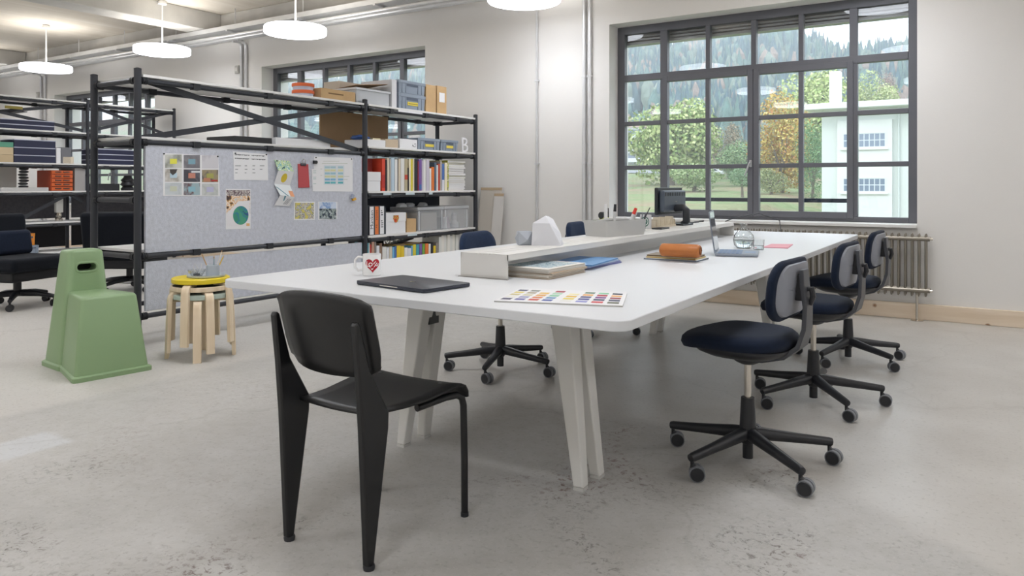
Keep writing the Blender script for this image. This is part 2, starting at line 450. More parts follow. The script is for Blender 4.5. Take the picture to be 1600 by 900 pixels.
# ---------------- windows
W0 = OPEN[1]
def make_window(name, x0, x1, z0, z1, label, detailed):
    w = thing(name, label, 'window', ((x0+x1)/2, WY+.215, z0+.03), kind='structure')
    sx = (x1-x0)/(W0[1]-W0[0]); cx = (x0+x1)/2
    fx = lambda x: (x-W0[0])*sx + x0 - cx
    zz = z0+.03
    fz = lambda z: (z-.82)*(z1-zz)/(2.90-.82)
    def bar(n, xa, xb, za, zb, y0=0., y1=.07, m=FRAME, bev=.004):
        return MB().box(fx(xa), fx(xb), y0, y1, fz(za), fz(zb)).build(n, m, w, smooth=0, bevel=bev)
    X0, X1 = W0[0], W0[1]
    MB().box(fx(X0), fx(X0+.085), 0, .07, 0, fz(2.9)).box(fx(X1-.085), fx(X1), 0, .07, 0, fz(2.9)).box(fx(X0+.085), fx(X1-.085), 0, .07, fz(2.815), fz(2.9)) \
        .box(fx(X0+.085), fx(X1-.085), 0, .07, 0, fz(.87)).build('frame', FRAME, w, smooth=0, bevel=.004)
    bar('transom', X0+.085, X1-.085, 2.30, 2.37, -.006, .068)
    bar('mullion', -2.965, -2.885, .87, 2.815); bar('mullion', -1.10, -1.03, .87, 2.815)
    bar('mullion', -2.005, -1.960, .87, 2.30); bar('mullion', -2.008, -1.957, 2.37, 2.815)
    for xa in (-2.47, -1.555):
        bar('muntin', xa, xa+.046, 2.37, 2.815)
    for (xa, xb) in ((X0+.085, -2.965), (-1.03, X1-.085)):
        for za in (1.335, 1.815):
            bar('muntin', xa, xb, za, za+.045)
    for (xa, xb, xm) in ((-2.935, -1.984, -2.447), (-1.981, -1.065, -1.531)):
        s = MB().box(fx(xa), fx(xa+.055), -.018, .05, fz(.85), fz(2.325)).box(fx(xb-.055), fx(xb), -.018, .05, fz(.85), fz(2.325)) \
            .box(fx(xa+.055), fx(xb-.055), -.018, .05, fz(.85), fz(.91)).box(fx(xa+.055), fx(xb-.055), -.018, .05, fz(2.265), fz(2.325)) \
            .build('sash', FRAME, w, smooth=0, bevel=.004)
        sb = [(xm-.022, xm+.022, .91, 2.265)] + [(a, b_, z, z+.042) for z in (1.335, 1.815) for (a, b_) in ((xa+.055, xm-.022), (xm+.022, xb-.055))]
        for (a, b_, za, zb) in sb:
            MB().box(fx(a), fx(b_), -.01, .045, fz(za), fz(zb)).build('muntin', FRAME, s, smooth=0, bevel=.003)
        for (a, b_) in ((xa+.055, xm-.022), (xm+.022, xb-.055)):
            for (za, zb) in ((.91, 1.335), (1.377, 1.815), (1.857, 2.265)):
                MB().box(fx(a), fx(b_), .018, .023, fz(za), fz(zb)).build('pane', GLASS, s, smooth=0)
    cols = [(X0+.085, -2.965), (-2.885, -2.47), (-2.424, -2.008), (-1.957, -1.555), (-1.509, -1.10), (-1.03, X1-.085)]
    for (a, b_) in cols:
        MB().box(fx(a), fx(b_), .032, .037, fz(2.37), fz(2.815)).build('pane', GLASS, w, smooth=0)
    for (a, b_) in (cols[0], cols[5]):
        for (za, zb) in ((.87, 1.335), (1.38, 1.815), (1.86, 2.30)):
            MB().box(fx(a), fx(b_), .032, .037, fz(za), fz(zb)).build('pane', GLASS, w, smooth=0)
    # lever handle on the meeting stiles
    hx, hz = fx(-2.005), fz(1.36)
    h = MB().obox((hx, -.022, hz+.02), .022, .012, .07).tube([(hx, -.03, hz+.03), (hx, -.055, hz+.03), (hx-.012, -.06, hz), (hx-.045, -.06, hz-.10)], .009, 8)
    tag(h.build('handle', mat('handle_silver', '#b9babc', .35, metal=.6), w), 'silver lever handle')
    # raised exterior blind: a stack of slats under the lintel
    s = MB()
    zb = fz(2.715)
    for k in range(11):
        s.obox((0, .14, zb + .009 + k*.0165), (x1-x0)-.02, .10, .007, rx=R(4 if k % 2 else -3))
    s.box(-(x1-x0)/2+.01, (x1-x0)/2-.01, .085, .2, zb-.004, zb+.006)
    tag(s.build('blind_stack', mat('blind_grey_aluminium', '#a3a4a8', .5, metal=.3), w, smooth=0), 'raised grey slat blind')
    if detailed:
        zr = onY(1250, 313, WY+.36).z - zz
        tag(MB().box(fx(-2.93), fx(-1.06), .135, .165, zr-.02, zr+.02).build('safety_rail', mat('rail_dark_steel', '#2f3846', .5, metal=.3), w, smooth=0, bevel=.004), 'dark safety rail outside the sashes')
    sl = MB().box(fx(X0), fx(X1), -.27, .0, -.03, 0).box(fx(X0), fx(X1), .0, .30, -.03, -.002).build('window_sill', WHITEB, w, smooth=0, bevel=.004)
    return w
make_window('window_1', *OPEN[1], 'large grey grid window looking onto the white building', True)
make_window('window_2', *OPEN[2], 'grey grid window partly hidden behind the bookshelf rack', False)
make_window('window_3', *OPEN[3], 'small-looking grey grid window far behind the left racks', False)

make_window('window_4', *OPEN[0], 'added grey grid window out of frame to the right, for daylight', False)  # unseen window added to let daylight in from the right

# ================================================================== OUTSIDE
def smooth01(a, b_, x):
    t = min(1, max(0, (x-a)/(b_-a))); return t*t*(3-2*t)
def lerp_tab(tab, x):
    if x <= tab[0][0]: return tab[0][1]
    for (a, va), (b_, vb) in zip(tab, tab[1:]):
        if x <= b_: return va + (vb-va)*(x-a)/(b_-a)
    return tab[-1][1]
BASE = [(8, -.9), (40, -.8), (60, -.55), (100, .15), (130, 1.6), (150, 3.3), (185, 8), (230, 19), (300, 42), (360, 62), (420, 78), (470, 70), (520, 50)]
BASE2 = [(8, -.9), (40, -.8), (60, -.55), (100, .15), (130, 1.6), (150, 3.3), (185, 7), (230, 15), (300, 33), (360, 47), (420, 57), (470, 50), (520, 40)]
def terrain(x, y):
    t = smooth01(-95, -55, x)
    z = lerp_tab(BASE, y)*(1-t) + lerp_tab(BASE2, y)*t
    u = x + .177*y
    z -= 1.9*smooth01(-3.2, -.3, u)*smooth01(20, 45, y)*(1-smooth01(75, 110, y))
    if y > 170: z += 3*math.sin(x*.021+1)*smooth01(170, 260, y) + 2*math.sin(x*.05+y*.03)*smooth01(170, 260, y)
    return z
ys = [8.0+2.6*k for k in range(21)] + [65+7.5*k for k in range(15)] + [180+12*k for k in range(29)]
xg = [-620+14*k for k in range(36)] + [-116+5*k for k in range(42)]
b = MB()
b.add([(x, y, terrain(x, y)) for y in ys for x in xg],
      [(j*len(xg)+i, j*len(xg)+i+1, (j+1)*len(xg)+i+1, (j+1)*len(xg)+i) for j in range(len(ys)-1) for i in range(len(xg)-1)])
def grass_mat():
    m = bpy.data.materials.new('lawn_and_meadow'); m.use_nodes = True
    nt = m.node_tree; p = nt.nodes['Principled BSDF']; L = nt.links.new
    tc = nt.nodes.new('ShaderNodeTexCoord')
    def nz(s):
        n = nt.nodes.new('ShaderNodeTexNoise'); n.inputs['Scale'].default_value = s; n.inputs['Detail'].default_value = 8; n.inputs['Roughness'].default_value = .7
        L(tc.outputs['Object'], n.inputs['Vector']); return n.outputs['Fac']
    def rp(f, c0, c1, a, b_):
        r = nt.nodes.new('ShaderNodeValToRGB'); e = r.color_ramp.elements; e[0].position = a; e[1].position = b_; e[0].color = lin(c0); e[1].color = lin(c1); L(f, r.inputs[0]); return r.outputs[0]
    a = rp(nz(.9), '#66794f', '#8a9670', .35, .65); c = rp(nz(1.7), '#85745f', '#9c8d78', .35, .65)
    mx = nt.nodes.new('ShaderNodeMix'); mx.data_type = 'RGBA'
    L(rp(nz(.06), '#000000', '#ffffff', .45, .62), mx.inputs[0]); L(a, mx.inputs[6]); L(c, mx.inputs[7])
    L(mx.outputs[2], p.inputs['Base Color']); p.inputs['Roughness'].default_value = .95; p.inputs['Specular IOR Level'].default_value = .1
    return m
tag(b.build('terrain', grass_mat(), smooth=60), 'grassy slope and hillside outside the windows', 'ground', kind='structure')
road = MB()
rp_ = [(-150+8*k, 158 + 3*math.sin(k*.3)) for k in range(18)]
road.add([(x, y+dy, terrain(x, y+dy)+.12) for (x, y) in rp_ for dy in (-3, 3)], [(2*k, 2*k+2, 2*k+3, 2*k+1) for k in range(len(rp_)-1)])
tag(road.build('road', mat('asphalt', '#8d8f93', .9), smooth=60), 'grey country road below the trees', 'road', kind='structure')

def spot(px, d):
    l = (px-800)/F_PX*d
    return (_c*l - _s*d, _s*l + _c*d)
def leafmats(key, cols):
    return [mat('%s_%d' % (key, i), c, .8, spec=.2, vary=.12, vscale=.6) for i, c in enumerate(cols)]
def make_tree(name, label, px, d, y_top, width_px, cols, y_bot, n=2200, ratio=1.0, group=None):
    rng = random.Random(name+label)
    x, y = spot(px, d); z0 = terrain(x, y)
    top = CAM_H + (HOR-y_top)*d/F_PX; bot = max(z0+.2, CAM_H + (HOR-y_bot)*d/F_PX)
    rx = width_px/2*d/F_PX; rz = (top-bot)/2
    t = thing(name, label, 'tree', (x, y, z0-.1), rng.uniform(0, 6), group)
    cz = (top+bot)/2 - z0 + .1
    tr = MB().tube([(0, 0, 0), (.02*rx, 0, cz*.5), (0, .02*rx, cz+rz*.4)], [rx*.06+.08, rx*.045+.05, rx*.015], 7)
    for k in range(6):
        a = k*1.05+rng.random(); r_ = rx*.6
        tr.tube([(0, 0, cz-rz*.7), (math.cos(a)*r_*.5, math.sin(a)*r_*.5, cz-rz*.2), (math.cos(a)*r_, math.sin(a)*r_, cz+rz*.2)], [rx*.03+.03, rx*.02+.02, .02], 5)
    tr.build('trunk', mat('tree_bark', '#6d6459', .9), t)
    m = MB()
    blobs = []
    for k in range(26):
        u = rng.uniform(-1, 1); a = rng.uniform(0, 6.283); q = math.sqrt(1-u*u); r_ = .45+.35*rng.random()
        blobs.append((math.cos(a)*q*r_*rx, math.sin(a)*q*r_*rx, cz+u*r_*rz - (.18*rz if k % 3 == 0 else 0), (.30+.2*rng.random())))
    for k in range(n*4):
        bx, by, bz, br = blobs[rng.randrange(26)]
        u = rng.uniform(-1, 1); a = rng.uniform(0, 6.283); q = math.sqrt(1-u*u); rr = .75+.3*rng.random()
        nrm = Vector((math.cos(a)*q, math.sin(a)*q, u))
        p = Vector((bx+nrm.x*br*rx*rr, by+nrm.y*br*rx*rr, bz+nrm.z*br*rz*rr))
        nrm = (nrm + Vector((rng.gauss(0, .5), rng.gauss(0, .5), rng.gauss(0, .5)))).normalized()
        e1 = nrm.orthogonal().normalized(); e2 = nrm.cross(e1); sz = rx*(.026+.03*rng.random())
        th = rng.uniform(0, 3.14); f1 = e1*math.cos(th)+e2*math.sin(th); f2 = nrm.cross(f1)
        m.add([p-f1*sz, p-f2*sz*.7, p+f1*sz, p+f2*sz*.7], [(0, 1, 2, 3)], rng.randrange(len(cols)))
    m.build('foliage', leafmats(name + cols[0], cols), t, smooth=0)
    return t
G = 'trees beyond the lawn'
make_tree('broadleaf_tree', 'large pale green round tree behind the left window columns', 1050, 128, 146, 140, ['#aebb7c', '#9aac6c', '#7f985c', '#c3cb92'], 282, 2600, group=G)
make_tree('broadleaf_tree', 'bare brownish tree right of the large pale green tree', 1138, 140, 188, 62, ['#978a74', '#a8987e', '#807b62'], 284, 1200, group=G)
make_tree('broadleaf_tree', 'mid green bushy tree below the brownish tree', 1163, 118, 205, 78, ['#7f986c', '#69885e', '#95a87c'], 290, 1500, group=G)
make_tree('autumn_tree', 'orange and yellow autumn tree in the middle of the window', 1222, 96, 150, 92, ['#c9b264', '#b9974f', '#d1bd75', '#a6a05c', '#bd8a55'], 312, 2400, group=G)
make_tree('broadleaf_tree', 'tall yellow-green tree rising behind the white chimney', 1286, 150, 108, 128, ['#b4c27e', '#9fb46c', '#c7cf95'], 245, 2400, group=G)
make_tree('broadleaf_tree', 'yellow-green tree behind the right end of the flat roof', 1362, 158, 112, 84, ['#b4bf84', '#c7cc98', '#9dad74'], 230, 1600, group=G)
make_tree('broadleaf_tree', 'dark green tree close against the left corner of the white building', 1270, 88, 185, 54, ['#6f9268', '#84a577', '#5b7f5c'], 318, 1600, group=G)
make_tree('broadleaf_tree', 'small reddish brown tree above the flat roof', 1386, 165, 108, 34, ['#a88f86', '#b39c90', '#957d78'], 160, 700, group=G)
make_tree('shrub', 'low dark green shrub on the lawn below the bushy tree', 1160, 82, 262, 46, ['#7f9a76', '#94a986', '#6b8a68'], 288, 700, group=G)
make_tree('shrub', 'low olive shrub at the foot of the orange and yellow tree', 1205, 92, 262, 60, ['#8f9a6c', '#a3a87c', '#7c8a62'], 306, 700, group=G)
make_tree('shrub', 'low green shrub at the foot of the large pale green tree', 1085, 106, 252, 90, ['#8fa472', '#7f9666', '#a5b384'], 292, 800, group=G)
# one spire-shaped conifer alone on the ridge
x, y = spot(1408, 380); t = thing('conifer', 'lone spire-shaped conifer on the ridge at the right', 'tree', (x, y, terrain(x, y)), 0, G)
top = CAM_H + (HOR-60)*380/F_PX - terrain(x, y)
MB().cyl((0, 0, 0), (0, 0, top*.98), .5, .1, 6).build('trunk', MATS['tree_bark'], t)
m = MB()
for k in range(9):
    z_ = top*(.25+.75*k/9); r_ = 3.4*(1-k/9.3)
    m.lathe([(r_, z_-.6), (r_*.35, z_+1.2), (.05, z_+3.2)], n=8)
m.build('foliage', mat('spruce', '#66786f', .9), t, smooth=0)

# forest on the hillside: nobody could count it
rng = random.Random(5)
fm = MB()
cnt = 0
while cnt < 9500:
    y = rng.uniform(190, 430)
    x = rng.uniform(-1.35*y, .0*y)
    if -.62*y < x < -.40*y and 195 < y < 262: continue        # the green meadow
    if x < -.75*y and rng.random() < .35: continue
    z = terrain(x, y)
    h = rng.uniform(8, 15); r_ = rng.uniform(1.5, 3.0)
    a0 = rng.uniform(0, 6)
    def ring(rr, zz_, k=6):
        return [Vector((x+rr*math.cos(a0+6.283*i/k)*rng.uniform(.8, 1.2), y+rr*math.sin(a0+6.283*i/k)*rng.uniform(.8, 1.2), z+zz_*rng.uniform(.95, 1.05))) for i in range(k)]
    if rng.random() < .6:
        mi = rng.choice((0, 0, 1)); fm.loft([ring(r_*.9, h*.05), ring(r_, h*.3), ring(r_*.5, h*.7), ring(.15, h*1.15)], True, True, mi)
    else:
        mi = rng.choice((1, 2, 3, 2)); fm.loft([ring(r_*.5, h*.1), ring(r_*1.2, h*.4), ring(r_*.95, h*.75), ring(.5, h)], True, True, mi)
    cnt += 1
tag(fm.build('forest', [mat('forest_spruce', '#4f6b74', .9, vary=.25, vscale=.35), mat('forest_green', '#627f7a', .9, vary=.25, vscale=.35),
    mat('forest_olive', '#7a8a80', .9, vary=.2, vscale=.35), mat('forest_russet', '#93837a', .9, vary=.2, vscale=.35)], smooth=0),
    'mixed evergreen and autumn forest covering the hillside', 'forest', kind='stuff')

# white flat-roofed building with chimney
BY = 58.6; DB = 55.0
bx0 = onY(1283, 250, BY).x
bt = thing('factory_building', 'white flat-roofed building with square chimney outside the window', 'building', (bx0, BY, -2.2))
def bz(py, px=1340): return onY(px, py, BY).z + 2.2
def bxx(px): return onY(px, 250, BY).x - bx0
BW = mat('building_white_render', '#d2d4d2', .9, vary=.02, vscale=.5); BW2 = mat('building_pale_green_render', '#c9cecb', .9)
zr = bz(170)
MB().box(0, 22, .25, 14, 0, zr).build('wall', BW2, bt, smooth=0)
MB().box(bxx(1308), bxx(1394), 0, .3, 0, bz(188)).build('facade_panel', BW, bt, smooth=0)
MB().box(-1.0, 23, -1.1, 15, zr, zr+.42).build('roof', mat('roof_white', '#dcdfe0', .8), bt, smooth=0, bevel=.05)
tag(MB().box(bxx(1290), bxx(1307), 1.5, 2.4, zr+.4, bz(104)).build('chimney', BW, bt, smooth=0), 'square white chimney')
MB().cyl((bxx(1404), .1, 0), (bxx(1404), .1, zr), .06, n=8).build('downpipe', mat('pipe_grey', '#c5cbca', .6), bt)
WG = mat('building_window_glass', '#6f7d90', .12, spec=.8); WF = mat('building_window_bar', '#c9cfd6', .6)
for (ya, yb) in ((209, 230), (279, 299)):
    z1_, z0_ = bz(ya), bz(yb); xa, xb = bxx(1318), bxx(1383)
    wv = MB().box(xa-.08, xb+.08, -.03, .06, z0_-.08, z0_).box(xa-.08, xb+.08, -.03, .06, z1_, z1_+.08).box(xa-.08, xa, -.03, .06, z0_, z1_).box(xb, xb+.08, -.03, .06, z0_, z1_) \
        .box(xa-.2, xb+.2, -.14, .02, z0_-.2, z0_-.08).build('window', BW, bt, smooth=0)
    n = 8
    for i in range(n):
        for j in range(2):
            pw = (xb-xa)/n; ph = (z1_-z0_)/2
            MB().box(xa+i*pw+.03, xa+(i+1)*pw-.03, -.012, .0, z0_+j*ph+.03, z0_+(j+1)*ph-.03).build('pane', WG, wv, smooth=0)
    MB().box(xa, xb, -.008, .0, z0_, z1_).build('glazing_bars', WF, wv, smooth=0)
# apartment house far left
hx, hy = spot(978, 190); hz = terrain(hx, hy)
ht = thing('apartment_house', 'small white apartment house with balconies beyond the pale green tree', 'building', (hx, hy, hz-1), .3)
MB().box(-6, 4.5, 0, 9, 0, 10.5).build('wall', BW, ht, smooth=0)
MB().box(-6.4, 4.9, -.5, 9.4, 10.5, 11.1).build('roof', mat('roof_pinkish', '#c9a9a2', .8), ht, smooth=0)
for k in range(3):
    zz_ = 1.6+3*k
    bal = MB().box(-5, 4.6, -1.4, 0, zz_, zz_+.15).box(-5, 4.6, -1.4, -1.33, zz_+.15, zz_+1.).build('balcony', mat('balcony_white', '#d9dce0', .8), ht, smooth=0)
    MB().box(-4.5, -1.2, -.03, .02, zz_+.2, zz_+2.3).build('window', WG, ht, smooth=0); MB().box(.3, 3.6, -.03, .02, zz_+.2, zz_+2.3).build('window', WG, ht, smooth=0)
MB().box(.2, 4., -1.6, -.1, 7.0, 7.15).build('awning', mat('awning_red', '#b8705f', .8), ht, smooth=0)
# cars parked on the road
def car(px, col, label):
    x, y = spot(px, 148); z = terrain(x, y)
    t = thing('parked_car', label, 'car', (x, y, z+.1), R(4), 'cars on the road outside')
    body = [(-2.1, .35), (-2.1, .8), (-1.2, .95), (-.6, 1.45), (.9, 1.45), (1.5, .98), (2.1, .85), (2.15, .35)]
    MB().prism([(a, -.85, z_) for a, z_ in body], (0, 1.7, 0)).build('body', mat('car_'+col, col, .3, coat=.5), t, smooth=20, bevel=.08)
    MB().prism([(-.95, -.87, .98), (-.5, -.87, 1.36), (.8, -.87, 1.36), (1.25, -.87, .98)], (0, 1.74, 0)).build('side_window', mat('car_glass', '#3d4652', .1), t, smooth=0)
    for wx in (-1.35, 1.35):
        for wy in (-.8, .8):
            MB().cyl((wx, wy-.1, .32), (wx, wy+.1, .32), .32, n=14).build('wheel', mat('tyre', '#26272a', .8), t)
car(1064, '#cfd6e2', 'pale blue-grey parked car left of the window handle column')
car(1113, '#e3e6ea', 'white parked car beside the bushy tree')
# ================================================================== FIXTURES ON WALL AND CEILING
# pendant lamps: white luminous discs in rows parallel to the window wall
GLOW = emit_mat('lamp_diffuser_glow', '#f2f6ff', LAMP_STRENGTH); GLOWR = emit_mat('lamp_rim_glow', '#f4f7ff', LAMP_STRENGTH*.6); GLOWT = emit_mat('lamp_uplight_glow', '#fbf7f0', LAMP_STRENGTH*1.1)
def make_lamp():
    t = thing('pendant_lamp', 'x', 'lamp', (0, 0, 3.09), 0, 'white disc pendant lamps')
    MB().lathe([(.02, -.042), (.370, -.042), (.3715, -.0385)], n=48).build('luminous_disc', GLOW, t, smooth=50)
    MB().lathe([(.372, -.0385), (.378, -.034), (.378, .036), (.372, .0415)], n=48).build('rim', GLOWR, t, smooth=50)
    MB().lathe([(.3718, .0405), (.3715, .042), (.02, .042)], n=48).build('uplight_disc', GLOWT, t, smooth=50)
    ld = bpy.data.lights.new('downlight', 'AREA'); ld.shape = 'DISK'; ld.size = .72; ld.energy = LAMP_POWER; ld.spread = R(135); ld.color = (.955, .97, 1.0)
    lo = bpy.data.objects.new('downlight', ld); COL.objects.link(lo); lo.parent = t; lo.location = (0, 0, -.046)
    MB().cyl((0, 0, .05), (0, 0, ZC-3.09-.03), .011, n=10).build('rod', LAMPW, t)
    MB().lathe([(.045, .03), (.06, .0), (.0605, -.02)], (0, 0, ZC-3.09-.031), n=20).build('canopy', LAMPW, t)
    return t
lp = make_lamp()
LAMPS = [(-13.06, 6.24, 'white disc pendant lamp at the far left of the row'), (-9.96, 6.32, 'white disc pendant lamp above the tall black rack post'),
         (-7.28, 6.40, 'white disc pendant lamp above the middle of the pinboard rack'), (-4.03, 6.55, 'white disc pendant lamp cut by the top edge near the centre')]
for k, (x, y, lab) in enumerate(LAMPS):
    o = lp if k == 0 else copy_tree(lp)
    o.location = (x, y, 3.09); o['label'] = lab
for (x, y) in [(-.95, 6.45)] + [(x_, y_) for y_ in (3.1, -.3, -3.4) for x_ in (-16.3, -13.06, -9.96, -7.1, -4.0, -.95, 2.4, 5.6)] + [(2.4, 6.45), (5.6, 6.45), (-16.3, 6.24)]:
    o = copy_tree(lp); o.location = (x, y, 3.09)
    o['label'] = 'white disc pendant lamp outside the picture'

# cable trays along the wall, under the edge beam
t = thing('cable_tray', 'wide shiny galvanised cable tray running under the ceiling edge', 'cable tray', (0, 7.12, 3.45))
MB().box(-21.9, -4.62, -.12, .12, -.006, .0).box(-21.9, -4.62, -.125, -.119, -.006, .06).box(-21.9, -4.62, .119, .125, -.006, .06).build('channel', GALV, t, smooth=0)
for k in range(12):
    x = -21 + k*1.45
    MB().cyl((x, 0, -.03), (x, 0, ZC-3.45-.31+.29), .006, n=6).build('hanger_rod', GALV, t)
    MB().box(x-.02, x+.02, -.15, .15, -.03, -.006).build('bracket', GALV, t, smooth=0)
for k in range(3):
    MB().cyl((-21.9, -.07+.07*k, .03), (-4.7, -.07+.07*k, .03), .022, n=8).build('cable', mat('cable_grey', '#b9babd', .5), t)
for k, (y, z, r_, lab) in enumerate(((7.02, 3.36, .025, 'front galvanised conduit pipe below the cable tray'), (7.12, 3.345, .03, 'middle galvanised conduit pipe below the cable tray'), (7.22, 3.35, .02, 'rear thin galvanised conduit pipe below the cable tray'))):
    tag(MB().cyl((-21.9, y, z), (-4.5+.15*k, y, z), r_, n=12).build('conduit_pipe', GALV), lab, 'pipe', 'horizontal conduits under the tray')
def conduit(name, x, z0, z1, r_, label, group=None, bend=True, y=WY-.028):
    t = thing(name, label, 'pipe', (x, y, z0), 0, group)
    pts = [(0, 0, 0), (0, 0, z1-z0-.06)]
    if bend: pts += [(0, -.02, z1-z0-.02), (0, -.06, z1-z0), (0, 7.2-y, z1-z0)]
    else: pts += [(0, 0, z1-z0)]
    MB().tube(pts, r_, 10).build('tube', GALV, t)
    n = max(1, int((z1-z0)/.95))
    for k in range(n):
        z = .35 + k*.95
        MB().box(-.022, .022, -.02, .028, z, z+.018).build('clip', GALV, t, smooth=0)
conduit('wall_conduit', -9.56, .3, 3.33, .022, 'left pipe of the galvanised pair behind the pinboard rack')
conduit('wall_conduit', -9.455, .3, 3.33, .022, 'right pipe of the galvanised pair behind the pinboard rack')
conduit('wall_conduit', -15.59, .3, 3.33, .022, 'left pipe of the galvanised pair at the far left wall')
conduit('wall_conduit', -15.44, .3, 3.33, .022, 'right pipe of the galvanised pair at the far left wall')
conduit('wall_conduit', -4.353, .1, ZC-.3, .014, 'thin single white conduit between bookshelf and window', bend=False)
conduit('wall_conduit', -3.749, .1, ZC-.3, .02, 'left pipe of the galvanised pair beside the large window', bend=False)
conduit('wall_conduit', -3.682, .1, ZC-.3, .02, 'right pipe of the galvanised pair beside the large window', bend=False)
for (x, lab) in ((-9.66, 'small grey switch box beside the pipes behind the pinboard rack'), (-15.72, 'small grey switch box beside the pipes at the far left')):
    t = thing('switch_box', lab, 'switch', (x, WY-.02, 2.93))
    MB().box(-.045, .045, -.02, .02, -.06, .06).build('housing', mat('switch_grey', '#b5b3ae', .6), t, smooth=0, bevel=.006)
    MB().box(-.025, .025, -.027, -.018, -.03, .03).build('rocker', mat('switch_light', '#cfcdc8', .5), t, smooth=0, bevel=.003)

# tube radiator below the large window
t = thing('radiator', 'raw steel tube radiator on the wall below the large window', 'radiator', (0, WY-.10, 0))
RX0, RX1 = -3.3, -.44
n = int((RX1-RX0)/.052)
col_mesh = None
for k in range(n+1):
    x = RX1 - .012 - k*.052
    if col_mesh is None:
        m = MB()
        for yy in (-.045, .045):
            m.tube([(0, yy, .215), (0, yy, .235), (0, yy, .73), (0, yy, .748)], [.006, .0095, .0095, .005], 8)
        o = m.build('tube_column', RADM, t); col_mesh = o.data
    else:
        o = bpy.data.objects.new('tube_column', col_mesh); COL.objects.link(o); o.parent = t
    o.location = (x, 0, 0)
for z in (.705, .265):
    for yy in (-.045, .045):
        MB().cyl((RX0-.02, yy, z), (RX1+.02, yy, z), .017, n=10).build('header_tube', RADM, t)
    MB().cyl((RX1+.015, -.045, z), (RX1+.04, -.045, z), .012, n=6).build('end_plug', CHROME, t)
MB().cyl((-.52, 0, 0), (-.52, 0, .26), .011, n=8).build('supply_pipe', CHROME, t)
MB().lathe([(.05, 0), (.05, .006), (.016, .014)], (-.52, 0, 0), n=18).build('pipe_rosette', CHROME, t)

# boards leaning on the wall beside the bookshelf
for k, (px0, px1, pyt, dy, m_, lab) in enumerate(((753, 786, 293, 7.18, mat('greyboard', '#c4bdb3', .85), 'tall grey board leaning on the wall beside the bookshelf'), (774, 789, 302, 7.13, mat('greyboard_light', '#cbc8c4', .85), 'narrow pale board leaning in front of the grey board'))):
    a = onY(px0, pyt, dy+.16); b_ = onY(px1, pyt, dy+.16)
    w = b_.x-a.x
    tt = thing('leaning_board', lab, 'board', ((a.x+b_.x)/2, dy-.02, .0), 0, 'boards leaning on the wall')
    M_ = Matrix.Rotation(math.atan2(-.16, a.z), 4, 'X')
    m = MB(); m.T = M_; m.box(-w/2, w/2, 0, .012, 0, a.z/math.cos(math.atan2(.16, a.z))); m.build('panel', m_, tt, smooth=0)
    m = MB(); m.T = M_; m.box(-w/2, w/2, -.003, 0, a.z-.02, a.z+.01); m.build('top_edge_tape', mat('edge_tape', '#b49f83', .8), tt, smooth=0)
# ================================================================== RACKS (anthracite tube shelving)
POST_R, RAIL_R = .0255, .0185
# black ribbed collar around a rail beside a post (runs along +x), and the clip that carries a board
_m = MB(); _rr = RAIL_R
_m.loft([[(x, r_*math.cos(6.283*k/12), r_*math.sin(6.283*k/12)) for k in range(12)] for x, r_ in ((0, _rr*1.1), (0, _rr*1.45), (.01, _rr*1.45), (.0105, _rr*1.2), (.0138, _rr*1.2), (.014, _rr*1.45), (.024, _rr*1.45), (.0245, _rr*1.2), (.0278, _rr*1.2), (.028, _rr*1.45), (.038, _rr*1.45), (.038, _rr*1.1))])
_o = _m.build('collar', BLACKC, smooth=30); collar_mesh = _o.data; bpy.data.objects.remove(_o)
_o = MB().box(-.024, .024, -.03, .03, -.023, .024).build('clamp', BLACKC, smooth=0); clip_mesh = _o.data; bpy.data.objects.remove(_o)
def shared(name, mesh, parent, loc, rz=0):
    o = bpy.data.objects.new(name, mesh); COL.objects.link(o); o.parent = parent; o.location = loc; o.rotation_euler = (0, 0, rz)
    return o
def make_rack(name, label, xf, xb, posts, ztop, levels, inset, zero):
    """levels: (bay, z of board top, board, extra offset); bays between consecutive posts"""
    t = thing(name, label, 'shelf rack', zero)
    zx, zy, _ = zero
    for y in posts:
        for x in (xf, xb):
            o = MB().cyl((x-zx, y-zy, 0.02), (x-zx, y-zy, ztop), POST_R, n=16).build('post', ANTHR, t)
            MB().lathe([(POST_R*1.02, 0), (POST_R*1.02, .008), (.01, .014)], (x-zx, y-zy, ztop), n=16).cyl((x-zx, y-zy, 0), (x-zx, y-zy, .02), .022, .03, 12).build('end_cap', BLACKC, o)
    for (bay, z, board) in levels:
        y0, y1 = posts[bay]-zy, posts[bay+1]-zy
        for x in (xf, xb):
            if x == xf and (bay, z) in inset and inset[(bay, z)] == 'back': continue
            o = MB().cyl((x-zx, y0+POST_R, z-.045), (x-zx, y1-POST_R, z-.045), RAIL_R, n=12).build('rail', ANTHR, t)
            shared('collar', collar_mesh, o, (x-zx, y0+POST_R+.004, z-.045), R(90)); shared('collar', collar_mesh, o, (x-zx, y1-POST_R-.004, z-.045), R(-90))
            L_ = y1-y0
            if board:
                for f in (.2, .5, .8):
                    shared('clamp', clip_mesh, o, (x-zx, y0+L_*f, z-.045))
        if board:
            MB().box(xb-zx-.02, xf-zx+(-.045 if (bay, z) in inset else .02), y0+.03, y1-.03, z-.02, z).build('shelf_board', WHITEB, t, smooth=0, bevel=.002)
    for i, y in enumerate(posts):
        zs = sorted({z for (bay, z, bd) in levels if bay in (i-1, i)})
        for z in zs:
            o = MB().cyl((xf-zx-POST_R, y-zy, z-.045), (xb-zx+POST_R, y-zy, z-.045), RAIL_R, n=12).build('end_rail', ANTHR, t)
            shared('collar', collar_mesh, o, (xf-zx-POST_R-.004, y-zy, z-.045), R(180)); shared('collar', collar_mesh, o, (xb-zx+POST_R+.004, y-zy, z-.045), 0)
    return t
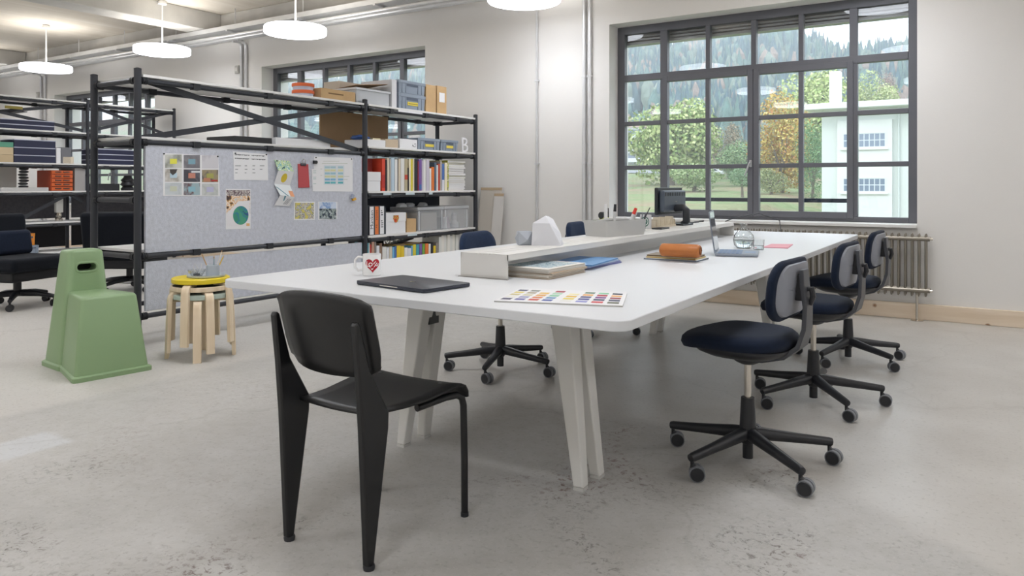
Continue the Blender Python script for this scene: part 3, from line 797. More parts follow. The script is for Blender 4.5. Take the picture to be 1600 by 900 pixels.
def strap(t, x, y0, z0, y1, z1, zero, w=.045):
    zx, zy, _ = zero
    a = Vector((x-zx, y0-zy, z0)); b_ = Vector((x-zx, y1-zy, z1)); d = (b_-a).normalized(); nrm = Vector((0, -d.z, d.y))*w/2
    MB().prism([a-nrm, b_-nrm, b_+nrm, a+nrm], (.005, 0, 0)).build('brace_strap', ANTHR, t, smooth=0)

# ---- rack with the pinboard and the books
X1F, X1B = -5.10, -5.67
P1 = [3.048, 5.343, 7.196]
Z1 = (-5.385, 5.12, 0)
LV = [(0, 1.955, True), (0, 1.515, True), (0, 1.10, False), (0, .698, True), (0, .27, False),
      (1, 1.955, True), (1, 1.545, True), (1, 1.105, True), (1, .672, True), (1, .27, True)]
r1 = make_rack('shelving_rack', 'anthracite tube rack with grey pinboard and bookshelf beside the long table', X1F, X1B, P1, 1.985, LV, {(0, 1.515): 'board', (0, 1.10): 'back', (0, .698): 'board'}, Z1)
strap(r1, X1F-.045, 3.10, 1.925, 5.30, 1.50, Z1); strap(r1, X1F-.053, 3.10, 1.50, 5.30, 1.925, Z1)
XP = X1F + .004                                       # face of the felt panels
def felt(z0, z1, name='felt_panel'):
    return MB().box(XP-.022-Z1[0], XP-Z1[0], 3.105-Z1[1], 5.297-Z1[1], z0, z1).build(name, FELT, r1, smooth=0, bevel=.003)
felt(.674, 1.470); felt(.258, .612)
# dark divider at the back of the lower book bay
MB().box(X1B+.03-Z1[0], X1B+.045-Z1[0], 5.385-Z1[1], 7.15-Z1[1], .675, 1.058).build('back_panel', mat('slate_panel', '#3c424d', .8), r1, smooth=0)
lb = MB()
for py0, px0, px1 in ((171, 622, 660),):
    a = onX(px0, 172, X1F+.022); b_ = onX(px1, 178, X1F+.022)
    lb.box(.008+a.x-Z1[0]-.008, a.x-Z1[0]+.002, a.y-Z1[1], b_.y-Z1[1], 1.915, 1.935)
lb.build('label_strip', PAPER, r1, smooth=0)
ls = MB()
for (z, segs) in ((1.075, ((5.58, 5.70), (5.92, 6.06), (6.30, 6.36))), (1.06, ()), (.645, ((5.95, 6.1),))):
    for (a, b_) in segs: ls.box(X1F+.021-Z1[0], X1F+.024-Z1[0], a-Z1[1], b_-Z1[1], z-.01, z+.012)
ls.build('label_strip', mat('label_pale', '#c9d6da', .7), r1, smooth=0)

# ---- far left rack
X2F, X2B = -11.10, -11.67
P2 = [3.57, 5.874, 7.248]
Z2 = (-11.385, 5.4, 0)
LV2 = [(b_, z, True) for b_ in (0, 1) for z in (2.375, 1.93, 1.475, 1.085, .65, .225)]
r2 = make_rack('shelving_rack', 'tall anthracite tube rack with boxes at the far left of the room', X2F, X2B, P2, 2.395, LV2, {}, Z2)
for (y0, y1) in ((3.62, 5.83), (5.92, 7.21)):
    strap(r2, X2F-.045, y0, 2.34, y1, 1.96, Z2); strap(r2, X2F-.053, y0, 1.96, y1, 2.34, Z2)
    ym = (y0+y1)/2
    strap(r2, X2F-.045, ym-.02, 1.05, y1 if y0 > 5 else y0+.05, .67, Z2)
strap(r2, X2F-.05, 4.95, .68, 5.65, 1.05, Z2); strap(r2, X2F-.055, 5.62, 1.05, 5.83, .92, Z2); strap(r2, X2F-.055, 4.90, .68, 3.7, 1.05, Z2)
for (y0, y1) in ((3.62, 5.83), (5.92, 7.21)):
    MB().box(X2B+.02-Z2[0], X2B+.04-Z2[0], y0-Z2[1], y1-Z2[1], .68, 1.03).build('dark_felt_panel', FELTD, r2, smooth=0)
    MB().box(X2B+.02-Z2[0], X2B+.035-Z2[0], y0-Z2[1], y1-Z2[1], .26, .60).build('dark_panel', mat('dark_back_panel', '#232326', .8), r2, smooth=0)

# ================================================================== THINGS ON THE RACKS
def on1(px, x=X1F): return onX(px, 250, x).y
def carton(name, label, cat, x0, x1, y0, y1, z0, z1, m_, lidline=True, group=None, tape=True, extra=None, rz=0):
    cx, cy = (x0+x1)/2, (y0+y1)/2
    t = thing(name, label, cat, (cx, cy, z0), rz, group)
    a, b_, h = (x1-x0)/2, (y1-y0)/2, z1-z0
    MB().box(-a, a, -b_, b_, 0, h).build('body', m_, t, smooth=0, bevel=.003)
    if tape:
        if b_ > a: MB().box(-.02, .02, -b_-.0008, b_+.0008, h-.05, h+.0008).build('tape', mat('packing_tape', '#b08a5c', .35), t, smooth=0)
        else: MB().box(-a-.0008, a+.0008, -.02, .02, h-.05, h+.0008).build('tape', mat('packing_tape', '#b08a5c', .35), t, smooth=0)
    if lidline:
        MB().box(a-.001, a+.002, -b_, b_, h*.62, h*.62+.003).build('lid_edge', mat('lid_shadow_line', '#9c9da1', .8), t, smooth=0)  # grey strip imitates the shadow line below a lid
    return t
def crate(label, x0, x1, y0, y1, z0, z1, group, yellow=True, m_=GREYC, name='stacking_crate'):
    cx, cy = (x0+x1)/2, (y0+y1)/2; t = thing(name, label, 'crate', (cx, cy, z0), 0, group)
    a, b_, h = (x1-x0)/2, (y1-y0)/2, z1-z0
    k = .94
    m = MB().loft([[(-a*k, -b_*k, 0), (a*k, -b_*k, 0), (a*k, b_*k, 0), (-a*k, b_*k, 0)], [(-a*.97, -b_*.97, h*.8), (a*.97, -b_*.97, h*.8), (a*.97, b_*.97, h*.8), (-a*.97, b_*.97, h*.8)]])
    m.build('body', m_, t, smooth=0, bevel=.004)
    m = MB()
    for (u0, u1, v0, v1) in ((-a, a, -b_, -b_+.02), (-a, a, b_-.02, b_), (-a, -a+.02, -b_+.02, b_-.02), (a-.02, a, -b_+.02, b_-.02)):
        m.box(u0, u1, v0, v1, h*.78, h)
    m.build('rim', m_, t, smooth=0, bevel=.003)
    for v in (-.72, -.45, .45, .72):
        MB().box(a*.95, a*.99, b_*v-.006, b_*v+.006, .01, h*.8).build('rib', m_, t, smooth=0)
    for u in (-.6, 0, .6):
        MB().box(a*u-.006, a*u+.006, -b_*.99, -b_*.95, .01, h*.8).build('rib', m_, t, smooth=0)
    MB().box(a*.985, a*1.0, -b_*.42, b_*.42, h*.60, h*.76).build('grip_slot_shade', mat('crate_grip_shadow', '#566070', .6), t, smooth=0, bevel=.003)  # dark block stands in for the shade inside the hand grip
    if yellow:
        MB().box(a*.965, a*.965+.003, -b_*.35, b_*.48, h*.28, h*.5).build('yellow_label', mat('crate_label_yellow', '#e3cf55', .7), t, smooth=0)
        if yellow != 'plain':
            MB().box(a*.965+.003, a*.965+.0036, -b_*.28, b_*.4, h*.36, h*.41).build('label_print', mat('label_print_dark', '#7d7436', .7), t, smooth=0)
    return t
ZT = 1.955
# top deck
for k in range(2):
    y = (4.579+4.774)/2
    t = thing('tub', ('lower', 'upper')[k] + ' white tub with an orange lid on the top shelf', 'tub', (X1F-.12, y, ZT+.062*k), 0, 'stacked tubs on the top deck')
    MB().lathe([(.085, 0), (.09, .03), (.092, .034)], n=28).build('body', mat('tub_pale', '#c7cbdc', .5), t)
    MB().lathe([(.098, .032), (.1, .036), (.1, .058), (.095, .0615)], n=28).build('lid', mat('tub_lid_orange', '#dc6a3a', .45), t)
c1 = carton('cardboard_box', 'long flat kraft box beside the orange lidded tubs', 'box', X1F-.36, X1F-.02, 4.80, 5.235, ZT, 2.052, KRAFT, False, 'boxes on the top deck')
MB().box(.1705, .1712, -.13, .06, .05, .062).build('print_line', mat('box_print_brown', '#7a5f3d', .8), c1, smooth=0)
t = thing('plastic_bin', 'translucent plastic bin with loose cardboard on the top shelf', 'bin', (X1F-.20, 5.50, ZT))
m = MB(); a, b_, h = .16, .235, .155
for (u0, u1, v0, v1) in ((-a, a, -b_, -b_+.004), (-a, a, b_-.004, b_), (-a, -a+.004, -b_, b_), (a-.004, a, -b_, b_)):
    m.box(u0, u1, v0, v1, 0, h)
m.box(-a, a, -b_, b_, 0, .004); MILKY = milky_mat('milky_plastic', .55)
m.build('body', MILKY, t, smooth=0)
MB().box(-a-.01, a+.01, -b_-.01, -b_, h-.02, h).box(-a-.01, a+.01, b_, b_+.01, h-.02, h).box(-a-.01, -a, -b_, b_, h-.02, h).box(a, a+.01, -b_, b_, h-.02, h).build('rim', mat('bin_rim', '#c9cbcf', .4), t, smooth=0)
MB().box(-a+.01, a-.01, -b_+.012, b_-.02, .006, h*.8).build('contents', mat('bin_contents_grey', '#c3c4c8', .9, vary=.1, vscale=20), t, smooth=0)
m = MB(); m.obox((0, 0, 0), .30, .46, .004, rx=R(7), ry=R(-4))
tag(m.build('cardboard_sheet', KRAFT2, loc=(X1F-.20, 5.50, ZT+.195)), 'loose brown cardboard sheet lying on the translucent bin', 'cardboard')
t = carton('cardboard_box', 'tilted pale cardboard box behind the white board on the top shelf', 'box', X1B+.02, X1F-.33, 5.33, 5.77, ZT, 2.20, mat('pale_carton', '#bdb2a4', .85), False, 'boxes on the top deck', False)
tag(MB().box(X1F-.46, X1F-.03, 5.765, 5.84, ZT, 2.245).build('white_board', mat('foam_board', '#dcdde0', .7), smooth=0, bevel=.003), 'upright white foam board against the grey crates', 'board')
crate('lower grey stacking crate with a yellow label on the top shelf', X1F-.33, X1F-.015, 5.855, 6.29, ZT, ZT+.165, 'grey crates on the top deck')
crate('upper grey stacking crate of the pair on the top shelf', X1F-.33, X1F-.015, 5.855, 6.29, ZT+.166, ZT+.30, 'grey crates on the top deck', False)
carton('cardboard_box', 'upright kraft box next to the grey crates', 'box', X1F-.30, X1F-.02, 6.30, 6.475, ZT, 2.255, KRAFT, False, 'boxes on the top deck', False)
c2 = carton('cardboard_box', 'upright kraft box with a white label at the shelf end', 'box', X1F-.30, X1F-.02, 6.492, 6.665, ZT, 2.262, KRAFT, False, 'boxes on the top deck', False)
MB().box(.14, .1408, -.045, .05, .13, .235).build('address_label', PAPER, c2, smooth=0)

# upper middle shelf (z 1.545) and the space behind the pinboard
tag(MB().box(X1B+.03, X1B+.045, 5.26, 6.26, 1.55, 1.92).build('cardboard_sheet', KRAFT2, smooth=0), 'large brown cardboard sheet standing behind the upper shelf', 'cardboard')
c3 = carton('archive_box', 'flat black box lying above the pinboard', 'box', X1F-.42, X1F-.06, 3.90, 4.28, 1.515, 1.565, mat('black_card', '#2a2a2c', .6), False, None, False)
carton('archive_box', 'flat white box lying beside the flat black box', 'box', X1F-.45, X1F-.06, 4.32, 4.95, 1.515, 1.575, PAPER, False, None, False)
carton('archive_box', 'long white box on the upper shelf next to the tube post', 'box', X1F-.33, X1F-.02, 5.40, 5.66, 1.545, 1.615, PAPER, False, 'boxes on the upper shelf', False)
carton('cardboard_box', 'small beige carton between two white boxes', 'box', X1F-.33, X1F-.03, 5.672, 5.862, 1.545, 1.63, mat('beige_carton', '#c6b49c', .85), False, 'boxes on the upper shelf', False)
c4 = carton('archive_box', 'white box with a printed corner beside the grey crates', 'box', X1F-.33, X1F-.015, 5.87, 6.15, 1.545, 1.645, PAPER, False, 'boxes on the upper shelf', False)
MB().box(.1575, .1582, .06, .12, .02, .06).build('print_marks', speckle_material('print_marks', ['#e6e6e8', '#55575c', '#e6e6e8'], 60), c4, smooth=0)
crate('low grey crate with yellow label on the upper shelf, left one', X1F-.40, X1F-.015, 6.165, 6.548, 1.545, 1.672, 'low crates on the upper shelf', 'plain')
crate('low grey crate with yellow label on the upper shelf, right one', X1F-.40, X1F-.015, 6.56, 6.88, 1.545, 1.672, 'low crates on the upper shelf', 'plain')
t = thing('blue_cloth', 'crumpled dark blue cloth on top of the white box', 'cloth', (X1F-.17, 5.45, 1.616))
m = MB(); rg = random.Random(3)
m.lathe([(.075, 0), (.09, .014), (.07, .034), (.02, .044)], n=14)
for v in m.v: v.x += rg.uniform(-.012, .012); v.y = v.y*1.2 + rg.uniform(-.014, .014); v.z = max(0, v.z + rg.uniform(-.004, .008))
m.build('folds', mat('blue_cloth', '#3d5a94', .9), t)
tag(MB().box(X1F-.25, X1F-.07, 5.53, 5.64, 1.616, 1.634).build('note_pad', mat('pad_cream', '#d9d0ae', .8), smooth=0), 'cream notepad lying on the long white box', 'notepad')
# white letter B standing at the shelf edge
t = thing('letter', 'white cut-out letter B hanging at the right end of the rack', 'letter', (X1F-.0, 7.02, 1.546))
tm = text_mesh('letter_body', 'B', .25, PAPER, t, plane_matrix(Vector((-.02, -.085, .0)), (0, 1, 0), (0, 0, 1)), .006, bold=-.001)
t['label'] = 'large white letter B standing at the right end of the upper shelf'

# ---- books
def book_mesh(m, depth, thick, h, col_i=0, page_i=1, x0=0):
    """one upright book: spine towards +x"""
    c = .003
    m.box(-depth, 0, 0, c, 0, h, col_i); m.box(-depth, 0, thick-c, thick, 0, h, col_i); m.box(-.004, 0, c, thick-c, 0, h, col_i)
    m.box(-depth+.004, -.004, c, thick-c, .003, h-.003, page_i)
PAGES = mat('book_pages', '#d8d3c8', .9)
def book(label, x, y, z, depth, thick, h, col, group, lean=0, band=None):
    m = MB(); book_mesh(m, depth, thick, h)
    mats = [mat('cover_'+col, col, .55), PAGES]
    if band:
        m.box(0, .0008, .0005, thick-.0005, h*band[0], h*band[1], 2); mats.append(mat('cover_'+band[2], band[2], .55))
    o = m.build('book', mats, smooth=0)
    o.location = (x, y, z); o.rotation_euler = (lean, 0, 0)
    return tag(o, label, 'book', group)
CN = {'#b8332b': 'red', '#d6482f': 'bright red', '#25262c': 'black', '#d8cdb8': 'cream', '#b7c9d6': 'pale blue', '#9fbccb': 'light blue', '#e2e1de': 'white',
      '#b9b2ac': 'grey', '#8c8480': 'taupe', '#b4a98a': 'tan', '#dccb3d': 'yellow', '#7b5aa0': 'purple', '#8c2f45': 'burgundy', '#dfe0e6': 'white', '#e07a38': 'orange',
      '#c24a35': 'brick red', '#4c6fae': 'blue', '#f0e6c9': 'ivory', '#5a6d80': 'slate', '#c8c2cf': 'lilac grey', '#a5a23f': 'olive', '#49a3b5': 'turquoise', '#d98aa0': 'pink',
      '#6fb0d8': 'sky blue', '#e5c531': 'golden yellow', '#d35fa0': 'magenta', '#76a94b': 'green', '#c99f8a': 'dusty pink', '#8a6f5c': 'brown', '#eae9e6': 'bright white'}
# shelf of books at z 1.105: (left px, right px, top py, colour, band)
G1 = 'books on the middle shelf'
row = [(597, 602, 248, '#d6482f', (.1, .5, '#b8332b')), (602.6, 605, 250, '#25262c', None), (605.3, 608.5, 246, '#d8cdb8', None), (609, 611, 248, '#b9b2ac', None), (611.4, 616.5, 246.5, '#b7c9d6', None),
       (617, 621, 249, '#e2e1de', None), (621.4, 622.6, 248, '#8c8480', None), (623, 626, 248, '#d8cdb8', None), (626.4, 632, 246, '#e2e1de', None),
       (632.4, 637, 248, '#b4a98a', (.35, .5, '#c24a35')), (637.3, 639, 262, '#25262c', None), (639.4, 642, 248, '#f0e6c9', None), (642.3, 645, 248, '#dccb3d', None), (645.3, 647.5, 248, '#d8cdb8', None),
       (648, 652.5, 247, '#25262c', None), (652.8, 654.6, 252, '#8c2f45', None), (655, 659, 246, '#7b5aa0', (.05, .2, '#4c6fae')), (659.3, 661, 251, '#c8c2cf', None), (661.4, 665.5, 248, '#e2e1de', None),
       (666, 671, 249, '#c8c2cf', None), (671.4, 674, 263, '#eae9e6', None), (674.3, 678.5, 261, '#e07a38', None), (679, 682, 254, '#5a6d80', None), (682.3, 684.6, 258, '#eae9e6', None),
       (685, 687.6, 256, '#c24a35', None), (688, 690.5, 252, '#b9b2ac', None), (690.8, 694.5, 256, '#4c6fae', (.0, .4, '#dfe0e6')), (695, 699, 254, '#f0e6c9', None)]
XB = X1F - .005
for i, (pa, pb, pt, c_, bd) in enumerate(row):
    y0, y1 = on1(pa, XB), on1(pb, XB)
    zt = onX((pa+pb)/2, pt, XB).z
    zt = min(zt, 1.105+.335)
    book('%s book, %s from the left post on the middle bookshelf' % (CN[c_], ORD[i]), XB, y0, 1.105, .19 + .03*((i*7) % 4)/3, y1-y0-.002, zt-1.105, c_, G1, 0, bd)
# leaning red volume in the shelf corner and the white two-part box in front of it
tag(MB().box(XB-.30, XB-.10, 5.385, 5.56, 1.105, 1.43).build('archive_binder', mat('dark_red_card', '#8c2c26', .6), smooth=0, bevel=.003), 'dark red binder standing behind the white box on the bookshelf', 'binder')
t = thing('storage_box', 'white lidded box at the left end of the middle bookshelf', 'box', (XB-.12, (on1(573)+on1(595))/2, 1.105))
w_ = (on1(595)-on1(573))/2
MB().box(-.12, .12, -w_, w_, 0, .10).build('body', PAPER, t, smooth=0, bevel=.002); MB().box(-.123, .123, -w_-.002, w_+.002, .101, .19).build('lid', PAPER, t, smooth=0, bevel=.002)
# lying magazines at the right end
rg = random.Random(8); z = 1.105; y0, y1 = on1(702), on1(729)
k = 0
while z < 1.43:
    th = rg.uniform(.012, .028); c_ = rg.choice(['#e2e1de', '#dfe0e6', '#eae9e6', '#d8cdb8', '#a5a23f'])
    dy = rg.uniform(-.03, .01); o = MB()
    o.box(-.26, 0, 0, y1-y0+dy, .0015, th-.0015, 1); o.box(-.262, .002, -.002, y1-y0+dy-.004, 0, .0015); o.box(-.262, .002, -.002, y1-y0+dy-.004, th-.0015, th); o.box(-.262, .002, -.002, 0, .0015, th-.0015)
    ob = o.build('magazine', [mat('cover_'+c_, c_, .55), mat('magazine_pages', '#e4e4e4', .8)], smooth=0, loc=(XB-.01+rg.uniform(-.02, 0), y0, z))
    tag(ob, '%s from the bottom of the lying magazine stack on the bookshelf' % ORD[k], 'magazine', 'lying magazine stack')
    z += th+.0005; k += 1
t = thing('folder', 'olive and yellow folders standing against the lying magazines', 'folder', (XB, on1(699.2), 1.105))
MB().box(-.22, 0, 0, (on1(701.6)-on1(699.2)), 0, .31).build('cover', speckle_material('folder_print', ['#a5a23f', '#c9c34a', '#8b8f5f', '#d6d29a'], 30), t, smooth=0)
# binders shelf, z .672
ZB = .672
def binder(label, pa, pb, col, text=None, tcol='#2c2d31', top=322):
    y0, y1 = on1(pa, XB), on1(pb, XB); h = onX(580, top, XB).z - ZB
    t = thing('binder', label, 'binder', (XB, y0, ZB), 0, 'binders on the lower shelf')
    th = y1-y0-.002
    MB().box(-.24, 0, 0, th, 0, h).build('cover', mat('binder_grey', '#4b4d54', .6), t, smooth=0, bevel=.002)
    MB().box(0, .0008, th*.12, th*.88, h*.02, h*.98).build('spine_label', mat('spine_'+col, col, .6), t, smooth=0)
    if text == '*':
        rg_ = random.Random(label)
        for k in range(9):
            if rg_.random() < .8: MB().box(.0008, .0014, th*.3, th*(.5+.25*rg_.random()), h*(.25+.07*k), h*(.28+.07*k)).build('print_mark', mat('ink_'+tcol, tcol, .6), t, smooth=0)
    elif text:
        text_mesh('spine_text', text, th*.82, mat('ink_'+tcol, tcol, .6), t, plane_matrix(Vector((.0012, th*.78, h*.2)), (0, 0, 1), (0, -1, 0)), .0002)
    return t
tag(MB().box(XB-.25, XB-.01, on1(573.2), on1(576.5), ZB, ZB+.29).build('slipcase', mat('slip_grey', '#6c6f77', .7), smooth=0), 'plain grey slipcase at the left end of the binder shelf', 'folder')
binder('wide binder with white spine lettered Munken', 576.8, 585, '#e6e6e8', 'Munken')
binder('narrow binder with an orange spine band', 585.2, 592.5, '#e07a38', '*', '#8c4a26')
binder('narrow binder with a white lettered spine', 592.7, 601, '#e6e6e8', '*', '#3c3d42')
tag(MB().box(XB-.24, XB-.01, on1(601.3), on1(604.6), ZB, ZB+.275).build('slipcase', mat('slip_dark', '#3f434b', .7), smooth=0), 'dark grey slipcase beside the white emblem box', 'folder')
t = thing('storage_box', 'white lidded box with a small colourful emblem on the binder shelf', 'box', (XB-.14, (on1(605)+on1(635.5))/2, ZB))
w_ = (on1(635.5)-on1(605))/2
MB().box(-.13, .13, -w_, w_, 0, .205).build('body', PAPER, t, smooth=0, bevel=.002)
MB().box(-.134, .134, -w_-.003, w_+.003, .12, .21).build('lid', PAPER, t, smooth=0, bevel=.002)
em = MB().prism([(.1342, -.045, .185), (.1342, .035, .185), (.1342, .04, .155), (.1342, .02, .118), (.1342, -.005, .108), (.1342, -.03, .118), (.1342, -.047, .15)], (.0006, 0, 0)); 
em.build('emblem', speckle_material('emblem_print', ['#c8332c', '#d8b33a', '#3a2a4a', '#d8b33a', '#c8332c'], 42), t, smooth=0)
t = carton('cardboard_box', 'small kraft carton in front of the clear bins', 'box', XB-.15, XB-.01, on1(637.5), on1(652), ZB, ZB+.14, KRAFT, False, None, False)
t2 = carton('cardboard_box', 'tiny kraft box sitting on the small carton', 'box', XB-.13, XB-.06, on1(638.5), on1(643), ZB+.141, ZB+.20, KRAFT, False, None, False)
def clear_bin(label, pa, pb, contents):
    y0, y1 = on1(pa, XB), on1(pb, XB); t = thing('clear_bin', label, 'bin', (XB-.20, (y0+y1)/2, ZB), 0, 'clear plastic bins'); a, b_, h = .19, (y1-y0)/2-.004, .255
    m = MB()
    for (u0, u1, v0, v1) in ((-a, a, -b_, -b_+.003), (-a, a, b_-.003, b_), (-a, -a+.003, -b_+.003, b_-.003), (a-.003, a, -b_+.003, b_-.003)): m.box(u0, u1, v0, v1, .003, h-.03)
    m.box(-a, a, -b_, b_, 0, .003); m.build('body', PLASTIC_CLEAR, t, smooth=0)
    MB().box(-a-.008, a+.008, -b_-.003, b_+.003, h-.03, h).build('lid', milky_mat('milky_lid_'+str(int(pa)), .5), t, smooth=0, bevel=.004)
    for v in (-.9, .86): MB().box(a, a+.004, b_*v-.008, b_*v+.012, .01, h-.04).build('rib', MILKY, t, smooth=0)
    contents(t, a, b_)
clear_bin('left clear plastic bin holding a grey block on the binder shelf', 653, 694, lambda t, a, b_: MB().box(-a*.7, a*.75, -b_*.45, b_*.75, .004, .19).build('contents', mat('grey_block', '#a8a29a', .9), t, smooth=0))
def _cont(t, a, b_):
    MB().box(-.1, .12, -b_*.75, -b_*.35, .004, .13).build('contents', PAPER, t, smooth=0)
    MB().lathe([(.05, .004), (.055, .05), (.03, .09), (.035, .15), (.02, .17)], (.08, b_*.45, 0), n=14).build('contents', mat('white_ceramic_c', '#dcdcdc', .4), t)
    MB().lathe([(.05, .004), (.04, .08), (.02, .13)], (.05, -b_*.05, 0), n=12).build('contents', mat('lilac_thing', '#b7aab5', .6), t)
clear_bin('right clear plastic bin with white pieces on the binder shelf', 694.6, 733, _cont)
for k, (pa, x_, lab) in enumerate(((645, -.16, 'small clear cup stack on the left bin lid'), (662, -.2, 'clear plastic bag lying on the left bin lid'), (682, -.2, 'clear plastic tray lying between the bin lids'))):
    m = MB(); 
    m.lathe([(.03, 0), (.055, .004), (.05, .03), (.03, .045)], n=12)
    rg = random.Random(k)
    for v in m.v: v.x *= 1+rg.uniform(-.2, .2); v.y *= 1+rg.uniform(-.2, .3)
    tag(m.build('plastic_scrap', MILKY, loc=(XB+x_, on1(pa+1), ZB+.2555)), lab, 'plastic')
# lowest book shelf, z .27
G2 = 'books on the lowest shelf'
low = [(573, 576, 377, '#49a3b5'), (576.4, 578, 379, '#e2e1de'), (578.4, 580.5, 382, '#b8332b'), (581, 585, 378, '#c99f8a'), (585.4, 588, 378, '#8c8480'), (588.4, 593, 384, '#dfe0e6'), (593.4, 597, 380, '#8a6f5c'),
       (597.5, 604, 386, '#e2e1de'), (604.4, 608, 386.5, '#dfe0e6'), (608.4, 613, 385.5, '#d8cdb8'), (613.4, 616.5, 386, '#6fb0d8'), (617, 619.6, 385, '#4c6fae'), (620, 626, 384, '#e5c531'), (626.4, 631.5, 385, '#e5c531'),
       (632, 637, 387, '#eae9e6'), (637.4, 642.5, 388, '#dfe0e6'), (643, 645, 384, '#6fb0d8'), (645.4, 650, 382, '#dccb3d'), (650.4, 655, 382, '#49a3b5'), (655.4, 659.5, 381, '#7b5aa0'), (660, 664, 381, '#76a94b'),
       (664.4, 669.5, 380.5, '#e07a38'), (670, 673, 381, '#eae9e6'), (673.4, 677, 379, '#25262c'), (677.4, 681, 384, '#e5c531'), (681.4, 685, 379, '#8c8480')]
for i, (pa, pb, pt, c_) in enumerate(low):
    y0, y1 = on1(pa, XB), on1(pb, XB); zt = onX((pa+pb)/2, pt, XB).z
    bd = None
    if i in (12, 13): bd = (.0, .55, '#d6482f' if i == 12 else '#dccb3d')
    book('%s book, %s from the left post on the lowest bookshelf' % (CN[c_], ORD[i]), XB, y0, .27, .16, y1-y0-.0015, zt-.27, c_, G2, 0, bd)
G3 = 'white folders on the lowest shelf'
for i in range(7):
    pa = 686 + i*4.4
    y0, y1 = on1(pa, XB), on1(pa+4.1, XB)
    t = thing('folder', '%s pale folder counted from the books toward the navy chair' % ORD[i], 'folder', (XB-.005*(i % 3), y0, .27), 0, G3)
    MB().box(-.24, 0, 0, y1-y0-.001, 0, .325 + .012*((i*5) % 4)).build('cover', mat(('folder_pale', 'folder_pale2')[i % 2], ('#d9dad6', '#e6e4dd')[i % 2], .7), t, smooth=0, bevel=.001)
# cables and a dark comb file above the low books
t = thing('file_rack', 'black slotted file rack behind the low books', 'file rack', (XB-.32, (on1(592)+on1(626))/2, .27))
w_ = (on1(626)-on1(592))/2
MB().box(-.1, .1, -w_, w_, 0, .02).build('base', PLAST, t, smooth=0)
for k in range(14):
    y = -w_+.01 + k*(2*w_-.02)/13
    MB().box(-.1, .1, y-.003, y+.003, .02, .335).build('divider', PLAST, t, smooth=0)
m = MB(); y = on1(640)
m.tube([(XB-.2, y-.12+.24*k/12, .57 + .035*math.sin(k*1.3)) for k in range(13)], .006, 6)
m.tube([(XB-.22, y-.14+.3*k/12, .575 + .03*math.cos(k*1.1+1)) for k in range(13)], .006, 6)
tag(m.build('cable_bundle', mat('cable_white', '#c9c9c9', .5)), 'loose white cables lying above the low books', 'cable')
tag(MB().obox((XB-.22, on1(650), .56), .1, .36, .022, rx=R(9)).build('black_case', PLAST, smooth=0, bevel=.008), 'slanted black bar above the low books', 'case')
tag(MB().box(XB-.30, XB-.10, on1(628), on1(668), .27, .545).build('cardboard_box', KRAFT, smooth=0, bevel=.003), 'kraft box hidden behind the colourful low books', 'box')

# ================================================================== THINGS PINNED TO THE FELT
XQ = XP + .0012
def pin_sheet(name, label, cat, poly, m_=PAPER, thick=.0009, x=XQ, group='sheets on the pinboard', lift=0.):
    """poly: pixel corners clockwise from top-left, on the plane of the board"""
    pts = [onX(px, py, x) for px, py in poly]
    c = sum(pts, Vector())/len(pts)
    t = thing(name, label, cat, c, 0, group)
    MB().prism([p-c for p in pts], (thick, 0, 0)).build('sheet', m_, t, smooth=0)
    return t, c
def print_patch(t, c, name, poly, m_, x=XQ+.0012, thick=.0003):
    pts = [onX(px, py, x) for px, py in poly]
    MB().prism([p-c for p in pts], (thick, 0, 0)).build(name, m_, t, smooth=0)
def box_poly(x0, y0, x1, y1): return [(x0, y0), (x1, y0), (x1, y1), (x0, y1)]
def pin(t, c, px, py, m_=None):
    p = onX(px, py, XQ+.001) - c
    MB().cyl(p, p+Vector((.008, 0, 0)), .006, .005, 10).build('pin', m_ or BLACKC, t)
# 3 x 3 photo collage
t, c = pin_sheet('photo_collage', 'large pinned sheet of nine interior photographs on the left of the board', 'poster', [(254.5, 239), (341, 243.5), (343.5, 306.5), (254.5, 306)])
cells = [('#8d8f86', '#c9cac4', '#e3df57'), ('#75737a', '#8f8d90', '#7fa4b4'), ('#b9b6bd', '#cfcdd2', None), ('#a59f97', '#d3d1cd', '#b9d0dc'), ('#63616a', '#4d4b52', '#c38473'), ('#57555c', '#9b8f74', '#a7a45c'),
         ('#bcc2c6', '#c9cfd2', '#c9cdb9'), ('#6f5256', '#9fb4ba', '#8fb9c6'), ('#b6bab8', '#c6c9c7', '#b9b9d3')]
xa = [258, 287, 315.5]; xb_ = [284, 312.5, 341]; ya = [241.5, 264, 285.5]; yb = [262.5, 284, 304.5]
for i in range(9):
    cx_, cy_ = i % 3, i//3
    x0, x1 = xa[cx_], xb_[cx_]; y0, y1 = ya[cy_]+.6*cx_, yb[cy_]+.4*cx_
    c0, c1, c2_ = cells[i]
    print_patch(t, c, 'photo_print', box_poly(x0, y0, x1, y1), speckle_material('photo_%d' % i, [c0, c1, c0, c1], 5+i*.6, interp='LINEAR', detail=5))
    if c2_:
        w_ = 5.5; print_patch(t, c, 'photo_detail', box_poly((x0+x1)/2-w_, (y0+y1)/2-4, (x0+x1)/2+w_, (y0+y1)/2+4), mat('photo_detail_'+c2_, c2_, .8), XQ+.0016)
print_patch(t, c, 'photo_detail', [(265, 264.5), (277, 264.5), (275, 270), (270, 274), (266, 270)], mat('photo_shade', '#4a4644', .8), XQ+.0018)
print_patch(t, c, 'photo_detail', box_poly(299, 267, 314, 270), mat('photo_light', '#d5d8da', .8), XQ+.0018)
print_patch(t, c, 'photo_detail', box_poly(318, 278, 329, 284), mat('photo_terracotta', '#b98368', .8), XQ+.0018); print_patch(t, c, 'photo_detail', box_poly(330, 281, 340, 283.5), mat('photo_red', '#b5433c', .8), XQ+.0018)
for p in ((256, 240.3), (340, 244.5)): pin(t, c, *p)
